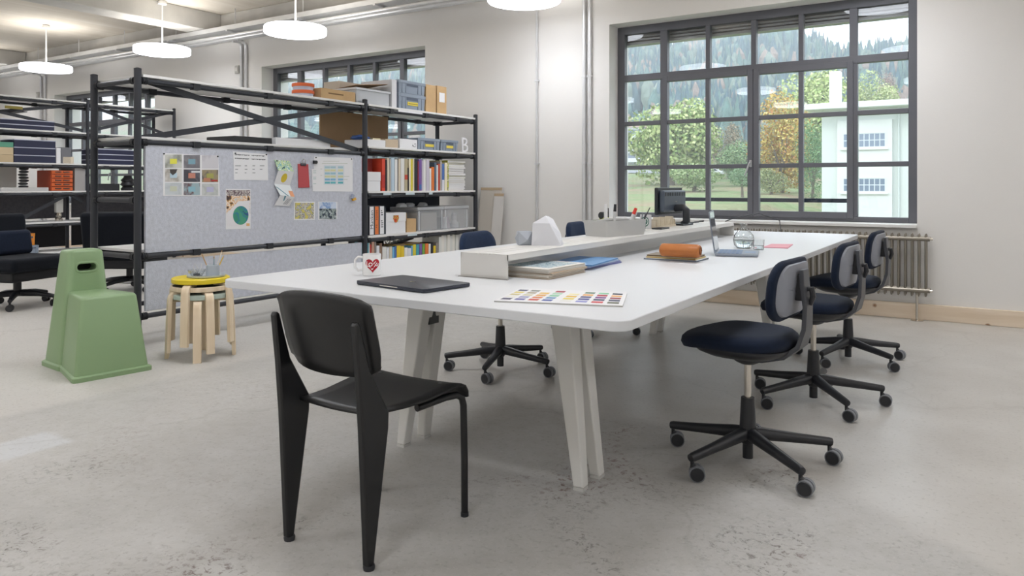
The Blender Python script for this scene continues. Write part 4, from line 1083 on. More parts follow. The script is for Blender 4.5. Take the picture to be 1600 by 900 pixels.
# typed sheet
t, c = pin_sheet('typed_sheet', 'white pinned sheet with two bold lines of type and small columns', 'poster', [(364, 236.5), (418, 241), (419, 282), (365.5, 281)])
INK = mat('ink_dark', '#2e2f33', .7); INKL = mat('ink_grey', '#8c8e93', .7)
def type_line(t, c, text, px, py, size, m_=INK):
    p = onX(px, py, XQ+.0013)-c
    text_mesh('print_text', text, size, m_, t, plane_matrix(p, (0, 1, 0), (0, 0, 1)), .0002)
rg = random.Random(21)                       # two bold lines, too small in the photograph to be read
for (x0, x1, y0, y1) in ((367.5, 389.5, 241.6, 242.9), (393, 413.5, 243.0, 244.0), (367, 389.5, 247.4, 248.6), (393, 415, 248.8, 249.6)):
    x = x0
    while x < x1:
        w_ = rg.uniform(.7, 1.3); f = (x-x0)/(x1-x0); yy = y0+(y1-y0)*f
        print_patch(t, c, 'print_mark', box_poly(x, yy-.9, min(x+w_, x1), yy+rg.choice((.2, .6, .9))), INK)
        x += w_+.5
for (yy, cols_) in ((259, ((367.5, 376.5), (382.5, 386), (394.5, 398.5), (406, 413))), (264.5, ((367.5, 372), (382.5, 386.5), (394.5, 398), (406, 410))), (270, ((367.5, 371), (382.5, 385), (394.5, 399)))):
    for (a, b_) in cols_: print_patch(t, c, 'print_line', box_poly(a, yy-.5, b_, yy+.5), INKL)
pin(t, c, 367.5, 239.5); pin(t, c, 416, 241.5)
# photo with the green globe
t, c = pin_sheet('globe_photo', 'upright photograph of a craft table with a green globe', 'poster', [(352.5, 295), (391.5, 295.5), (391.5, 357.5), (352.5, 358.5)])
print_patch(t, c, 'photo_print', box_poly(353.8, 297, 390.8, 334), speckle_material('craft_photo', ['#3b3a4a', '#e2d9d0', '#dca35a', '#e9e4df', '#e0b070', '#4b3d3d'], 17, interp='LINEAR'))
print_patch(t, c, 'photo_print', box_poly(353.8, 297, 390.8, 306), speckle_material('craft_photo_top', ['#4a4648', '#cfc9c4', '#6d5a62', '#b9b0aa'], 34), XQ+.0016)
print_patch(t, c, 'photo_print', [(372, 315), (390.5, 313), (390.5, 352), (354, 354), (354, 334)], mat('photo_white_table', '#e3e1e4', .8), XQ+.0018)
cg = onX(376, 336.5, XQ)-c; rgl = (onX(388, 336.5, XQ)-onX(376, 336.5, XQ)).y
gl = MB(); gl.prism([(cg.x+.0022, cg.y+rgl*math.cos(6.283*k/28), cg.z+rgl*1.02*math.sin(6.283*k/28)) for k in range(28)], (.0004, 0, 0))
gl.build('globe_print', speckle_material('globe_print', ['#2f5c86', '#3f8f78', '#3a7f95', '#4b9a7c'], 14), t, smooth=0)
print_patch(t, c, 'photo_detail', box_poly(385, 349, 390, 353), mat('photo_orange', '#e0b27a', .8), XQ+.0026)
# zig-zag leporello
t = thing('folded_leaflet', 'zig-zag folded leaflet hanging open on the board', 'leaflet', onX(440, 290, XQ), 0, 'sheets on the pinboard')
c = Vector(t.location)
seg = [((428.5, 249.5), (452, 251.5), 0.0), ((430.5, 266.5), (455, 268), .035), ((427.5, 287), (452.5, 289.5), .004), ((433.5, 305), (456, 307.5), .035), ((427.5, 321), (451, 322), .006)]
lm = [speckle_material('leaf_green_print', ['#3f5f6a', '#9fc4b0', '#d6dc9a', '#7fb4b0', '#e6e8dc'], 30), PAPER, mat('leaf_white', '#dfe4e6', .8), PAPER]
for k in range(4):
    (a0, b0, d0), (a1, b1, d1) = seg[k], seg[k+1]
    pts = [onX(*a0, XQ)-c+Vector((d0, 0, 0)), onX(*b0, XQ)-c+Vector((d0, 0, 0)), onX(*b1, XQ)-c+Vector((d1, 0, 0)), onX(*a1, XQ)-c+Vector((d1, 0, 0))]
    MB().prism(pts, (.0008, 0, 0)).build('leaf', lm[k], t, smooth=0)
    if k == 1:
        q = [pts[0].lerp(pts[1], .5+.18*math.cos(6.283*i/16)).lerp(pts[3].lerp(pts[2], .5+.18*math.cos(6.283*i/16)), .52+.34*math.sin(6.283*i/16))+Vector((.001, 0, 0)) for i in range(16)]
        MB().prism(q, (.0003, 0, 0)).build('yellow_spot', mat('leaf_yellow', '#dcc23e', .8), t, smooth=0)
    if k == 2:
        B_ = lambda u, v: pts[0].lerp(pts[1], u).lerp(pts[3].lerp(pts[2], u), v)+Vector((.001, 0, 0))
        MB().prism([B_(.72, .5), B_(1, .5), B_(1, 1), B_(.72, 1)], (.0003, 0, 0)).build('orange_block', mat('leaf_orange', '#e0a078', .8), t, smooth=0)
        MB().prism([B_(.0, .25), B_(.08, .25), B_(.62, 1), B_(.52, 1)], (.0003, 0, 0)).build('teal_stripe', mat('leaf_teal', '#5a8c9c', .8), t, smooth=0)
    if k == 3:
        B_ = lambda u, v: pts[0].lerp(pts[1], u).lerp(pts[3].lerp(pts[2], u), v)+Vector((.001, 0, 0))
        MB().prism([B_(.3, 0), B_(.42, 0), B_(.46, .5), B_(.4, .5)], (.0003, 0, 0)).build('teal_stripe', MATS['leaf_teal'], t, smooth=0)
        for i in range(3): MB().prism([B_(.62+.1*i, .25), B_(.66+.1*i, .25), B_(.56+.1*i, .85), B_(.52+.1*i, .85)], (.0003, 0, 0)).build('print_line', INKL, t, smooth=0)
MB().cyl(onX(432, 251.5, XQ)-c, onX(432, 251.5, XQ)-c+Vector((.01, 0, 0)), .006, n=8).build('pin', BLACKC, t)
# red clipboard
t, c = pin_sheet('clipboard', 'small red clipboard hanging on the board', 'clipboard', [(465, 256), (481, 256.5), (483, 293), (466, 293.5)], mat('clipboard_red', '#b9484c', .5), .006)
p = onX(474, 256, XQ+.008)-c
MB().obox(p+Vector((0, 0, -.006)), .012, .06, .022).build('clip', mat('clip_dark', '#4a4a4e', .35, metal=.6), t, bevel=.003)
MB().tube([p+Vector((.004, -.016, .004)), p+Vector((.008, -.018, .03)), p+Vector((.008, 0, .042)), p+Vector((.008, .018, .03)), p+Vector((.004, .016, .004))], .003, 6).build('clip_wire', CHROME, t)
# schedule sheet with strip
t, c = pin_sheet('schedule_sheet', 'white pinned sheet with a coloured schedule grid', 'poster', [(491, 244.5), (551, 247), (551, 299.5), (489, 299)])
sc_cols = ['#a9c6cf', '#d8d6a8', '#9fc4d2', '#cfd2a6', '#7fb2d2', '#66b3bb']
for i, c_ in enumerate(sc_cols):
    y = 259.8 + i*4.8
    for (a, b_) in ((507.5, 515.6), (516.4, 524.5), (528, 536)):
        print_patch(t, c, 'schedule_cell', box_poly(a, y, b_, y+3.2), mat('cell_'+c_, c_, .8))
print_patch(t, c, 'schedule_panel', box_poly(506, 258.2, 538, 288.6), mat('schedule_panel_grey', '#d6dbe0', .8), XQ+.001)
for yy, a, b_ in ((252, 505, 530), (255.5, 503, 543), (264, 500.5, 503.5), (274, 500.5, 503.5), (280.5, 536.5, 543), (275.5, 536.5, 546)):
    print_patch(t, c, 'print_line', box_poly(a, yy-.3, b_, yy+.3), mat('line_pale', '#b7bdb0', .8))
t2, c2_ = pin_sheet('paper_strip', 'narrow white strip overlapping the left of the schedule sheet', 'paper', [(487, 264), (495.5, 264.5), (496, 299), (488.5, 299)], PAPER, .0009, XQ+.002)
for yy in (267, 270, 277, 279.5, 287): print_patch(t2, c2_, 'print_line', box_poly(489.5, yy-.4, 494, yy+.4), mat('line_teal', '#9db8b6', .8), XQ+.0032)
p = onX(491.5, 253.2, XQ+.001)-c
MB().prism([p+Vector((0, -.022, .014)), p+Vector((0, .018, .014)), p+Vector((0, .026, .006)), p+Vector((0, .026, -.008)), p+Vector((0, .016, -.016)), p+Vector((0, -.022, -.016))], (.014, 0, 0)).build('binder_clip', BLACKC, t, smooth=0, bevel=.002)
for q in ((493.5, 246.3), (549, 248.5)): pin(t, c, *q)
# two postcards
t, c = pin_sheet('postcard', 'white-edged postcard with yellow figures at the foot of the board', 'postcard', [(459.5, 315), (492, 315.5), (492, 343.5), (459, 344)])
print_patch(t, c, 'postcard_print', box_poly(461, 317, 490.5, 341.8), speckle_material('card_figures', ['#4d5d52', '#d9cfa0', '#7f7a8a', '#e2dccb', '#6a7f86', '#d2c46a'], 24, interp='LINEAR'))
t, c = pin_sheet('postcard', 'white-edged postcard with a blue landscape at the foot of the board', 'postcard', [(497, 315), (527, 315.5), (526.5, 342), (497, 343.5)])
print_patch(t, c, 'postcard_print', box_poly(499, 316, 525.5, 326), speckle_material('card_sky', ['#8fb0d6', '#b9cbe2', '#7f9fcf', '#cbd6e6'], 12, interp='LINEAR'))
print_patch(t, c, 'postcard_print', box_poly(499, 326, 525.5, 342), speckle_material('card_town', ['#3d4a5e', '#c3c9cc', '#5f7078', '#aab6ae', '#2f3a4c'], 40, interp='LINEAR'))
# yellow sharpener-like clip
p = onX(551, 309, XQ)
t = thing('pencil_sharpener', 'small yellow and grey clip stuck to the right edge of the board', 'clip', p)
MB().obox((.012, -.012, .012), .022, .028, .045, rx=R(-20)).build('body', mat('clip_grey', '#9aa2b5', .5), t, smooth=0, bevel=.004)
MB().obox((.014, .004, -.014), .024, .04, .024, rx=R(15)).build('yellow_part', mat('clip_yellow', '#dca62f', .5), t, smooth=0, bevel=.004)

# ================================================================== THINGS ON THE FAR LEFT RACK
XC = X2F - .01
def yz2(px, py): p = onX(px, py, XC); return p.y, p.z
def box2(name, label, cat, x0, y0, x1, y1, zb, m_, depth=.4, group=None, layers=0, line=None):
    ya_, zt = yz2(x0, y0); yb2, _ = yz2(x1, y1)
    t = thing(name, label, cat, (XC-depth/2, (ya_+yb2)/2, zb), 0, group)
    w_ = (yb2-ya_)/2; h = zt-zb
    if layers:
        for k in range(layers):
            MB().box(-depth/2, depth/2, -w_, w_, h*k/layers+.004, h*(k+1)/layers-.004).build('drawer_box', m_, t, smooth=0, bevel=.003)
        for k in range(1, layers):
            MB().box(-depth/2, depth/2-.002, -w_, w_, h*k/layers-.004, h*k/layers+.004).build('divider_sheet', line or PAPER, t, smooth=0)
    else:
        MB().box(-depth/2, depth/2, -w_, w_, 0, h).build('body', m_, t, smooth=0, bevel=.004)
    return t
NB = mat('navy_box', '#242843', .6); GN = 'navy sample boxes'
def stack_boxes(label, x0, y0, x1, zb, n, group):
    ya_, zt = yz2(x0, y0); yb2, _ = yz2(x1, y0); h = (zt-zb)/n; w_ = (yb2-ya_)/2
    for k in range(n):
        t = thing('sample_box', '%s navy flat box of the stack %s' % (('bottom', 'middle', 'top')[k if n == 3 else (0, 2)[k]], label), 'box', (XC-.2, (ya_+yb2)/2, zb+h*k), 0, group)
        MB().box(-.2, .2, -w_, w_, 0, h-.012).build('body', NB, t, smooth=0, bevel=.003)
        MB().box(-.202, .203, -w_-.002, w_+.002, h-.012, h).build('lid_edge', mat('navy_box_edge', '#b9bccb', .6), t, smooth=0)
stack_boxes('under the top deck at the far left', -20, 183, 85, 1.93, 2, GN)
stack_boxes('on the second shelf at the far left', 22, 217, 87, 1.475, 3, GN)
stack_boxes('behind the tall rack post', 150, 232, 212, 1.475, 3, GN)
t = box2('document_case', 'black case with a yellow label on the navy boxes at the far left', 'box', 2, 171, 43, 180, 2.165, PLAST)
MB().box(.2, .203, -.12, .1, .03, .07).build('yellow_label', mat('olive_label', '#8c7f3a', .6), t, smooth=0)
yA, _ = yz2(-30, 222); yB, _ = yz2(21, 222)
for k, (c_, z0_, z1_, lab) in enumerate((('#c3ae8c', 1.475, 1.575, 'lower beige box at the left picture edge'), ('#cdb997', 1.577, 1.675, 'upper beige box at the left picture edge'), ('#5d9a83', 1.677, 1.745, 'green box on the beige boxes at the left edge'))):
    tag(MB().box(XC-.4, XC, yA, yB, z0_, z1_).build('sample_box', mat('box_'+c_, c_, .7), smooth=0, bevel=.003), lab, 'box', 'boxes at the left edge')
box2('box', 'small white box beside the navy box stack', 'box', 88, 231, 95, 243, 1.475, PAPER, .3)
box2('box', 'small dark grey box beside the white box', 'box', 95.5, 230, 111, 243, 1.475, mat('box_grey', '#6f7075', .7), .3)
box2('box', 'tiny cream carton near the rack post', 'box', 98, 244.5, 115.5, 250, 1.475, mat('box_cream', '#d9cdb8', .7), .12)
# orange drawer cabinet
ya_, zt = yz2(80, 266); yb2, _ = yz2(114.5, 266)
t = thing('drawer_cabinet', 'small orange metal drawer cabinet on the far left rack', 'cabinet', (XC-.2, (ya_+yb2)/2, 1.085)); w_ = (yb2-ya_)/2; h = zt-1.085
ORG = mat('orange_metal', '#d2622c', .45); MB().box(-.2, .18, -w_, w_, 0, h).build('body', mat('rust_metal', '#a8452a', .5), t, smooth=0, bevel=.003)
for k in range(5):
    d_ = MB().box(.18, .2, -w_+.006, w_-.006, h*k/5+.006, h*(k+1)/5-.004).build('drawer', ORG, t, smooth=0, bevel=.003)
    for s_ in (-.45, .3): MB().box(.2, .209, w_*s_-.03, w_*s_+.05, h*(k+.45)/5, h*(k+.45)/5+.016).build('handle', mat('handle_steel', '#5d4a42', .4, metal=.4), d_, smooth=0)
box2('filing_board', 'light grey board standing right of the orange drawers', 'board', 117, 262, 133, 297, 1.085, mat('pale_grey_board', '#a09d9b', .8), .45)
box2('paper_stack', 'flat stack of grey papers in front of the orange drawers', 'paper', 2, 293, 76, 297, 1.085, mat('paper_grey', '#c1c0be', .8), .25)
t = thing('spiral_sculpture', 'black stacked spiral model on the far left rack', 'model', (XC-.15, yz2(45, 290)[0], 1.085))
for k in range(9): MB().lathe([(.03, .0), (.06, .012), (.06, .028), (.03, .038)], (.006*math.sin(k*2), .006*math.cos(k*2), .041*k), n=14).build('ring', PLAST, t)
box2('black_box', 'low black box on the rack behind the tall post', 'box', 152, 287, 187, 297, 1.085, PLAST, .3)
t = thing('desk_lamp_head', 'black ribbed object beside the low black box', 'model', (XC-.15, yz2(208, 290)[0], 1.085))
MB().lathe([(.09, 0), (.1, .03), (.07, .06), (.11, .09), (.08, .13), (.10, .16), (.06, .2), (.05, .23)], n=14).build('body', PLAST, t)
# monitor arm on the rack's desk level
t = thing('desk_fixture', 'white and chrome column fixture on the dark desk level', 'fixture', (XC-.25, yz2(106, 340)[0], .65))
MB().box(-.03, .03, -.05, .05, .12, .33).build('column', WHITEP, t, smooth=0, bevel=.006); MB().lathe([(.05, 0), (.05, .03), (.03, .05), (.045, .08), (.03, .12)], n=16).build('foot', CHROME, t)
# crates at the rack foot
ya_, _ = yz2(45, 380); yb2, _ = yz2(61, 380)
crate('small grey crate at the foot of the far left rack', XC-.3, XC, ya_, yb2, .225, .335, None, False)
crate('small orange crate stacked on the grey crate at the far left', XC-.28, XC-.02, ya_, yb2-.04, .336, .50, None, False, mat('crate_orange', '#dd8a2e', .5))
tag(MB().box(X2B+.05, X2B+.065, 3.65, 5.15, 1.086, 1.42).build('display_board', mat('board_white', '#d3cfc8', .8), smooth=0), 'white display board standing on the far left rack', 'board')
# ================================================================== LONG TABLE
TX0, TX1, TY0, TY1, TZ = -2.668, -.866, 1.945, 6.45, .775
tb = thing('long_table', 'long white shared worktable with trestle legs', 'table', ((TX0+TX1)/2, (TY0+TY1)/2, 0))
tcx, tcy = (TX0+TX1)/2, (TY0+TY1)/2
out = rrect(TX1-TX0, TY1-TY0, .055, 6)
MB().loft([[(x, y, z) for x, y in out] for z in (TZ-.032, TZ)]).build('tabletop', WHITE, tb, smooth=30, bevel=.003)
def trestle(xl, xr, yf, spread=.19):
    ym = yf+spread/2
    for (xf, s_) in ((xl, -1), (xr, 1)):
        xt = xf - s_*.10                       # legs lean outwards towards the floor
        for (yy, q) in ((yf, -1), (yf+spread, 1)):
            top = .740; wt, wb = .085, .032    # half widths along y are q-dependent
            y_in = ym + q*.005; y_out_t = ym + q*.085
            # outline in the YZ plane, tapering to the foot
            def ring(z, x, half_x, ya, yb_):
                return [(x-half_x-tcx, ya-tcy, z), (x+half_x-tcx, ya-tcy, z), (x+half_x-tcx, yb_-tcy, z), (x-half_x-tcx, yb_-tcy, z)]
            ra = ring(.012, xf, .022, yy-.0, yy-q*.048)
            rb = ring(.55, xf*.3+xt*.7, .040, ym+q*.088, ym+q*.012)
            rc = ring(top, xt, .052, ym+q*.08, ym)
            o = MB().loft([ra, rb, rc]).build('leg', WHITEP, tb, smooth=0, bevel=.006)
            f_ = MB().box(xf-.021-tcx, xf+.021-tcx, min(yy, yy-q*.046)-tcy, max(yy, yy-q*.046)-tcy, 0, .012).build('foot', mat('foot_glide', '#c9c7c2', .6), o, smooth=0)
        # bracket under the top with its dark pocket
        o = MB().box(xt-.055-tcx, xt+.055-tcx, ym-.09-tcy, ym+.09-tcy, .725, .743).build('leg_bracket', WHITEP, tb, smooth=0, bevel=.003)
        xi = xt + s_*.02; MB().box(min(xi, xi-s_*.036)-tcx, max(xi, xi-s_*.036)-tcx, ym-.034-tcy, ym+.034-tcy, .545, .63).build('bracket_pocket', mat('pocket_dark', '#3a3b3b', .5), o, smooth=0)
    MB().box(xl+.05-tcx, xr-.05-tcx, ym-.035-tcy, ym+.035-tcy, .70, .742).build('cross_beam', WHITEP, tb, smooth=0, bevel=.004)
trestle(-2.20, -1.315, 2.527); trestle(-2.20, -1.315, 5.46)
MB().box(-1.80-tcx, -1.72-tcx, 2.6-tcy, 5.6-tcy, .695, .742).build('long_beam', WHITEP, tb, smooth=0, bevel=.004)

# ---- raised shelf along the middle of the table
SX0, SX1, SY0, SY1, SZ = -1.893, -1.655, 2.562, 5.775, .878
rs = thing('table_riser', 'long white raised shelf running along the middle of the table', 'shelf', ((SX0+SX1)/2, (SY0+SY1)/2, TZ))
hx_, hy_ = (SX1-SX0)/2, (SY1-SY0)/2; h = SZ-TZ
SH = mat('riser_sheet_metal', '#d8d6d2', .4)
MB().box(-hx_, hx_, -hy_, -hy_+.004, 0, h-.004).build('end_plate', SH, rs, smooth=0)
MB().box(-hx_, hx_, hy_-.004, hy_, 0, h-.004).build('end_plate', SH, rs, smooth=0)
for (u0, u1) in ((-hx_, -hx_+.09), (-hx_+.098, -hx_+.142), (-hx_+.15, hx_)):
    MB().box(u0, u1, -hy_, hy_, h-.004, h).build('top_strip', SH, rs, smooth=0, bevel=.001)
for u in (-hx_, hx_-.003): MB().box(u, u+.003, -hy_, hy_, h-.026, h-.004).build('fold_edge', SH, rs, smooth=0)
MB().box(-.012, .012, -hy_+.01, hy_-.01, 0, h-.004).build('centre_web', SH, rs, smooth=0)
MB().box(-hx_-.006, hx_+.006, -hy_-.012, -hy_, 0, .003).build('foot_flange', mat('flange_grey', '#8f8c88', .5), rs, smooth=0)

# ================================================================== SWIVEL CHAIRS
def make_swivel(fab_seat, fab_back):
    t = thing('swivel_chair', 'x', 'chair', (0, 0, 0), 0, 'swivel chairs at the table')
    SZ_ = .50
    # seat cushion, forward is +x
    def sq(w, d, n=32, e=2.7, cx=0.0):
        o_ = []
        for k in range(n):
            a = 2*math.pi*k/n; ca, sa = math.cos(a), math.sin(a)
            o_.append((cx + d/2*math.copysign(abs(ca)**(2/e), ca), w/2*math.copysign(abs(sa)**(2/e), sa)))
        return o_
    rings = []
    for (sc_, z, dip) in ((.86, SZ_-.004, 0), (.96, SZ_+.004, 0), (1.0, SZ_+.024, 0), (.985, SZ_+.042, 0), (.92, SZ_+.055, 0), (.75, SZ_+.061, 0), (.45, SZ_+.060, 0), (.12, SZ_+.058, 0)):
        rr = []
        for (x, y) in sq(.46*sc_, .455*sc_, 36, 2.6, .035):
            drop = .022*smooth01(.10, .27, x)       # waterfall front
            rr.append((x, y, z-drop))
        rings.append(rr)
    MB().loft(rings).build('seat_cushion', fab_seat, t, smooth=60)
    rings = []
    for (sc_, z) in ((.24, SZ_-.056), (.42, SZ_-.052), (.70, SZ_-.040), (.90, SZ_-.020), (.98, SZ_-.002), (.98, SZ_+.003)):
        rings.append([(x-.012, y, z-.006*smooth01(.05, .25, x)) for (x, y) in sq(.44*sc_, .42*sc_, 32, 2.4, .02)])
    MB().loft(rings).build('seat_shell', PLAST, t, smooth=60)
    MB().lathe([(.028, SZ_-.085), (.05, SZ_-.075), (.082, SZ_-.046), (.09, SZ_-.036)], n=24).build('seat_mount', PLAST, t, smooth=50)
    MB().lathe([(.0145, .235), (.0145, SZ_-.07)], n=16).build('gas_column', CHROME, t)
    bs = MB().lathe([(.014, .275), (.027, .275), (.028, .265), (.034, .14), (.036, .105), (.026, .085), (.021, .08), (.021, .022), (.012, .02)], n=22).build('column_sleeve', PLAST, t, smooth=40)
    # star base
    for k in range(5):
        a = 2*math.pi*k/5; ca, sa = math.cos(a), math.sin(a)
        P_ = lambda r_, z, w=0: (ca*r_ - sa*w, sa*r_ + ca*w, z)
        arm = MB().tube([P_(.012, .125), P_(.06, .122), P_(.20, .106), P_(.335, .092), P_(.348, .090), P_(.352, .0895)], [.028, .027, .021, .018, .016, .008], 12, up=(0, 0, 1)).build('base_arm', PLAST, t, smooth=50)
        # castor: wheels turn about local x, trailing along local y; swivelled per chair below
        at_ = P_(.338, 0)
        MB().cyl((0, 0, .09), (0, 0, .052), .008, n=8).tube([(0, 0, .062), (0, .012, .052), (0, .02, .036)], .011, 8).build('castor_fork', PLAST, arm, loc=at_)
        for side in (-1, 1):
            q = Vector((side*.0135, .018, .031))
            MB().cyl(q-Vector((.009, 0, 0)), q+Vector((.009, 0, 0)), .031, n=22).build('castor_wheel', RIMG, arm, smooth=40, loc=at_)
            MB().cyl(q+Vector((side*.0085, 0, 0)), q+Vector((side*.0115, 0, 0)), .0275, .0255, 22).build('castor_hub', PLAST, arm, smooth=40, loc=at_)
    # back: curved pad, rear shell and arm
    def back_ring(x_off, scale, n=36):
        rr = []
        for (u, v) in rrect(.42*scale, .240*scale + (scale-1)*.02, .095*scale, 8):
            bend = .30*u*u*1.6
            lean = -.10*v
            rr.append((-.185 + x_off + bend + lean, u, .745+v))
        return rr
    MB().loft([back_ring(-.010, .96), back_ring(-.004, 1.0), back_ring(.012, 1.0), back_ring(.023, .95), back_ring(.028, .82), back_ring(.029, .5), back_ring(.029, .1)]).build('back_cushion', fab_back, t, smooth=60)
    MB().loft([back_ring(-.010, .88), back_ring(-.019, .86), back_ring(-.020, .5), back_ring(-.020, .1)]).build('back_shell', PLASTG, t, smooth=60)
    pth = [(.02, .452), (-.09, .456), (-.17, .476), (-.22, .52), (-.24, .59), (-.243, .68), (-.232, .76), (-.228, .825)]
    wd = [.10, .095, .08, .062, .048, .042, .040, .036]
    rr = [[(x-.0, -w, z), (x-.0, w, z)] for (x, z), w in zip(pth, wd)]
    m = MB(); rings = []
    for i, ((x, z), w) in enumerate(zip(pth, wd)):
        x2, z2 = pth[min(i+1, 7)]; x1_, z1_ = pth[max(i-1, 0)]; d = Vector((x2-x1_, 0, z2-z1_)).normalized(); nn = Vector((-d.z, 0, d.x))*.009
        rings.append([Vector((x, -w, z))-nn, Vector((x, w, z))-nn, Vector((x, w, z))+nn, Vector((x, -w, z))+nn])
    m.loft(rings).build('back_arm', mat('grey_black_plastic', '#3f4147', .4), t, smooth=40, bevel=.003)
    MB().box(-.230, -.198, -.024, .024, .70, .80).build('back_mount', PLAST, t, smooth=0, bevel=.005)
    MB().tube([(-.238, .0, .745), (-.258, 0, .75), (-.264, 0, .72), (-.253, 0, .685)], [.012, .013, .012, .008], 8).build('height_knob', PLAST, t)
    # turn the base separately: parts of the star keep their own phase through an extra rotation
    return t
sw = make_swivel(NAVY, NAVY)
BASE_PARTS = ('base_arm',)
def set_star(t, deg_world, rz):
    for ch in t.children:
        if ch.name.split('.')[0] == 'base_arm':
            ch.rotation_euler = (0, 0, R(deg_world) - rz)
            sw_ = R(-86 + 22*math.sin(ch.data.vertices[0].co.x*900 + deg_world)) - R(deg_world)
            for cc_ in ch.children: cc_.rotation_euler = (0, 0, sw_)
CH = [(-.851, 3.17, 175, 31, 'navy swivel chair nearest the camera on the right of the table', NAVY), (-.795, 4.26, 175, 19, 'navy swivel chair in the middle of the right-hand row', NAVY),
      (-.79, 5.40, 176, 36, 'navy swivel chair nearest the radiator on the right of the table', NAVY),
      (-2.60, 3.94, 4, 0, 'slate blue swivel chair left of the table in front of the bookshelf', BLUEF), (-2.66, 5.43, 6, -4, 'slate blue swivel chair left of the table behind the grey toolbox', BLUEF)]
for k, (x, y, rz, ph, lab, fab) in enumerate(CH):
    o = sw if k == 0 else copy_tree(sw)
    o.location = (x, y, 0); o.rotation_euler = (0, 0, R(rz)); o['label'] = lab
    set_star(o, ph, R(rz))
    if fab is BLUEF:
        for ch in o.children:
            if 'cushion' in ch.name:
                ch.data = ch.data.copy(); ch.data.materials[0] = BLUEF

# ================================================================== BLACK PLYWOOD CHAIR
t = thing('plywood_chair', 'black plywood chair with tapering steel rear legs in front of the table', 'chair', (-1.755, 1.895, 0))
for s_ in (-1, 1):
    xb = s_*.176
    prof = [(-.240, .012), (-.262, .43), (-.276, .60), (-.292, .745), (-.285, .758), (-.272, .752), (-.228, .60), (-.145, .458), (-.147, .41), (-.212, .012)]
    th = .025
    m = MB().prism([(xb-th/2, y, z) for y, z in prof], (th, 0, 0))
    o = m.build('rear_leg', BLACKM, t, smooth=30, bevel=.006)
    MB().lathe([(.017, 0), (.019, .01), (.017, .016)], (xb, -.223, 0), n=12).build('foot', PLAST, o)
    xf = s_*.203
    o = MB().tube([(s_*.16, .02, .424), (s_*.18, .15, .432), (s_*.192, .195, .431), (s_*.198, .218, .418), (s_*.2, .226, .39), (xf, .228, .2), (xf, .229, .012)], .0125, 12).build('front_leg', BLACKM, t, smooth=50)
    MB().cyl((xf, .229, 0), (xf, .229, .014), .014, n=12).build('foot', PLAST, o)
MB().cyl((-.12, -.10, .428), (.12, -.10, .428), .008, n=10).build('rear_stretcher', BLACKM, t)
MB().cyl((-.14, .05, .428), (.14, .05, .428), .008, n=10).build('front_stretcher', BLACKM, t)
# seat: bent plywood, rolled front edge
pts = [(-.19, .449), (-.14, .446), (-.06, .443), (.04, .446), (.12, .453), (.17, .458), (.205, .456), (.228, .446), (.240, .428), (.240, .411)]
rings = []
for i, (y, z) in enumerate(pts):
    wv = .165 + .04*smooth01(-.19, .1, y)
    row_ = []
    for k in range(9):
        u = -1+2*k/8
        row_.append((u*wv, y, z + .008*u*u - .004 - (.0 if i < 7 else 0)))
    rings.append(row_)
m = MB(); m.loft(rings, False, False)
o = m.build('seat', BLACKW, t, smooth=60, solid=.011); o.modifiers['thickness'].offset = 1
for (x, y) in ((-.14, .17), (.14, .17)):
    MB().cyl((x, y, .455), (x, y, .4715), .007, n=10).build('rivet', mat('rivet_steel', '#77787b', .3, metal=.8), t)
# backrest: curved board with rounded lower corners
rows = []
for j in range(9):
    v = j/8
    z = .578 + .236*v
    half = .190 + .014*smooth01(0, .35, v) - .012*smooth01(.8, 1, v)*0
    row_ = []
    for k in range(13):
        u = -1+2*k/12
        zz_ = z + (.018*(1-u*u) if v > .85 else 0)*1 + (-.012*(1-u*u) if v < .1 else 0) + (.022*abs(u)**6 if v < .05 else 0) - (.014*abs(u)**8 if v > .95 else 0)
        y = -.215 - .062*v + .03*u*u
        row_.append((u*half, y, zz_))
    rows.append(row_)
m = MB(); m.loft(rows, False, False); o = m.build('backrest', BLACKW, t, smooth=60, solid=.012)
o.modifiers['thickness'].offset = 0

# ================================================================== GREEN STEP STOOL
fc = Vector((-4.487, 2.53, 0)); ang = math.atan2(-.145, .99)
t = thing('step_stool', 'sage green moulded plastic step stool with a handle slot', 'stool', fc, ang)
def rr4(u0, u1, v0, v1, z, r_=.03):
    """rounded quad: v0 half width at u0, v1 half width at u1"""
    c_ = [(u1, v1), (u0, v0), (u0, -v0), (u1, -v1)]
    out_ = []
    for i in range(4):
        p = Vector(c_[i]); a = (Vector(c_[i-1])-p).normalized(); b_ = (Vector(c_[(i+1) % 4])-p).normalized()
        for k in range(4):
            s_ = k/3; q = p + a*r_*(1-s_)**2 + b_*r_*s_**2
            out_.append((q.x, q.y, z))
    return out_
shell = MB().loft([rr4(-.655, -.385, .178, .165, 0), rr4(-.652, -.388, .176, .163, .03), rr4(-.60, -.43, .105, .105, .728), rr4(-.595, -.435, .098, .098, .74), rr4(-.585, -.445, .088, .088, .745)])
back = shell.build('backrest_block', GREEN, t, smooth=40)
slot = MB().loft([[(x_, y, z) for y, z in rrect(.115, .045, .0225, 6, .0, .635)] for x_ in (-.52, -.35)]).build('cutter', GREEN, t, smooth=0)
bpy.context.view_layer.update()
boolean_cut(back, slot)
seat_b = MB().loft([rr4(-.43, -.0, .150, .218, 0), rr4(-.43, -.002, .150, .216, .03), rr4(-.43, -.052, .112, .165, .47), rr4(-.43, -.058, .106, .158, .482), rr4(-.43, -.07, .096, .146, .487)])
seat_b.build('seat_block', GREEN, t, smooth=40)
MB().loft([rr4(-.67, -.37, .192, .177, 0), rr4(-.67, -.37, .192, .177, .026), rr4(-.66, -.38, .182, .168, .034)]).build('base_flange', GREEN, t, smooth=40)
